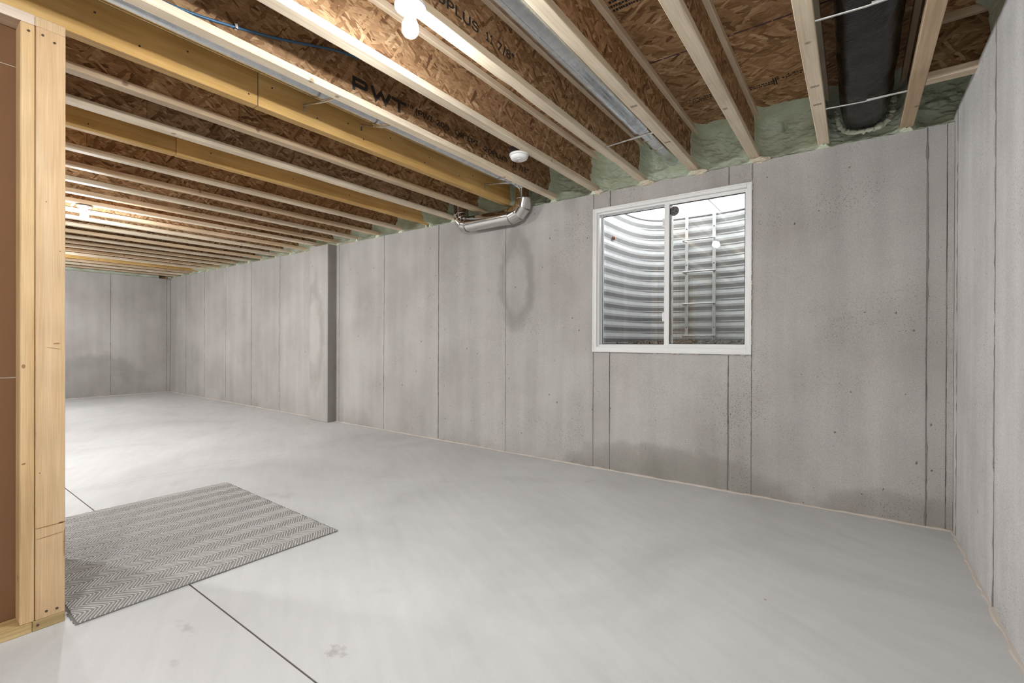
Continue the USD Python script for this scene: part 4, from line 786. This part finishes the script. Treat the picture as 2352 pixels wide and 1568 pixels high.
obj('roof_slab', box(NX - 8.3, NX + 0.4, NY0 - 0.4, NY1 + 0.4, 9.3, 9.5), M_TRIM, nh)

# ---------------------------------------------------------------- rug
rug = thing('rug', 'grey and white herringbone woven rug lying by the stud wall', 'rug', loc=(-3.105, 1.02, 0.0), rotz=-0.9)
RW, RL = 1.475, 1.095                       # along x, along y
obj('backing', box(-RW / 2, RW / 2, -RL / 2, RL / 2, 0.0005, 0.006, 0.001), M_RUG_B, rug)
def yarn(cx, cy, ang, ln, w, h, z0):
    """One short raised stitch: a six-sided bar with sloping ends."""
    c, s = math.cos(ang), math.sin(ang); u, v = np.array([c, s]), np.array([-s, c]); V = []
    for e, k in ((-1, 0.5), (-0.82, 1.0), (0.82, 1.0), (1, 0.5)):
        for b, zz_ in ((-1, 0), (-0.55, 1), (0.55, 1), (1, 0)):
            q = np.array([cx, cy]) + u * e * ln / 2 + v * b * w / 2 * (0.8 + 0.2 * k); V.append((q[0], q[1], z0 + h * k * zz_))
    F = []
    for i in range(3):
        for j in range(3): a = i * 4 + j; F += [(a, a + 4, a + 1), (a + 1, a + 4, a + 5)]
    F += [(0, 1, 2), (0, 2, 3), (12, 14, 13), (12, 15, 14)]
    return np.array(V), np.array(F)
bands = 20; bw = RW / bands; VL, FL, VD, FD, nl, nd = [], [], [], [], 0, 0; pitch_y = 0.0148
for b in range(bands):
    sg = 1 if b % 2 == 0 else -1; cx = -RW / 2 + (b + 0.5) * bw
    k = int(RL / pitch_y) + 4
    for i in range(-3, k):
        for w_, off in (('L', 0.0), ('D', 0.5)):
            cy = -RL / 2 + (i + off) * pitch_y + RNG.uniform(-0.0007, 0.0007); ang = sg * math.radians(33) + RNG.uniform(-0.03, 0.03); ln = bw / math.cos(math.radians(33)) * RNG.uniform(0.96, 1.04)
            if abs(cy) > RL / 2 + 0.022: continue
            sn_ = math.sin(ang); lim = sorted(((-RL / 2 - cy) / sn_, (RL / 2 - cy) / sn_)); t0, t1 = max(-ln / 2, lim[0]), min(ln / 2, lim[1])
            if t1 - t0 < 0.006: continue
            tm = (t0 + t1) / 2
            V_, F_2 = yarn(cx + tm * math.cos(ang), cy + tm * sn_, ang, t1 - t0, pitch_y * (0.36 if w_ == 'L' else 0.66), 0.0036 if w_ == 'L' else 0.0030, 0.0055)
            V_[:, 1] = np.clip(V_[:, 1], -RL / 2, RL / 2)
            if w_ == 'L': VL.append(V_); FL.append(F_2 + nl); nl += 16
            else: VD.append(V_); FD.append(F_2 + nd); nd += 16
obj('light_yarn', (np.vstack(VL), np.vstack(FL)), M_RUG_L, rug, kind='stuff', label='off white herringbone stitches')
obj('grey_yarn', (np.vstack(VD), np.vstack(FD)), M_RUG_D, rug, kind='stuff', label='grey herringbone stitches')
fr_ = []
for sy in (-1, 1):
    for x in np.arange(-RW / 2 + 0.004, RW / 2, 0.009):
        fr_.append(box(x, x + 0.0035, sy * RL / 2 - 0.004, sy * RL / 2 + RNG.uniform(0.004, 0.012) if sy > 0 else sy * RL / 2 + 0.004, 0.001, 0.005) if sy > 0 else box(x, x + 0.0035, sy * RL / 2 - RNG.uniform(0.004, 0.012), sy * RL / 2 + 0.004, 0.001, 0.005))
obj('frayed_edge', cat_(*fr_), M_RUG_D, rug, kind='stuff')
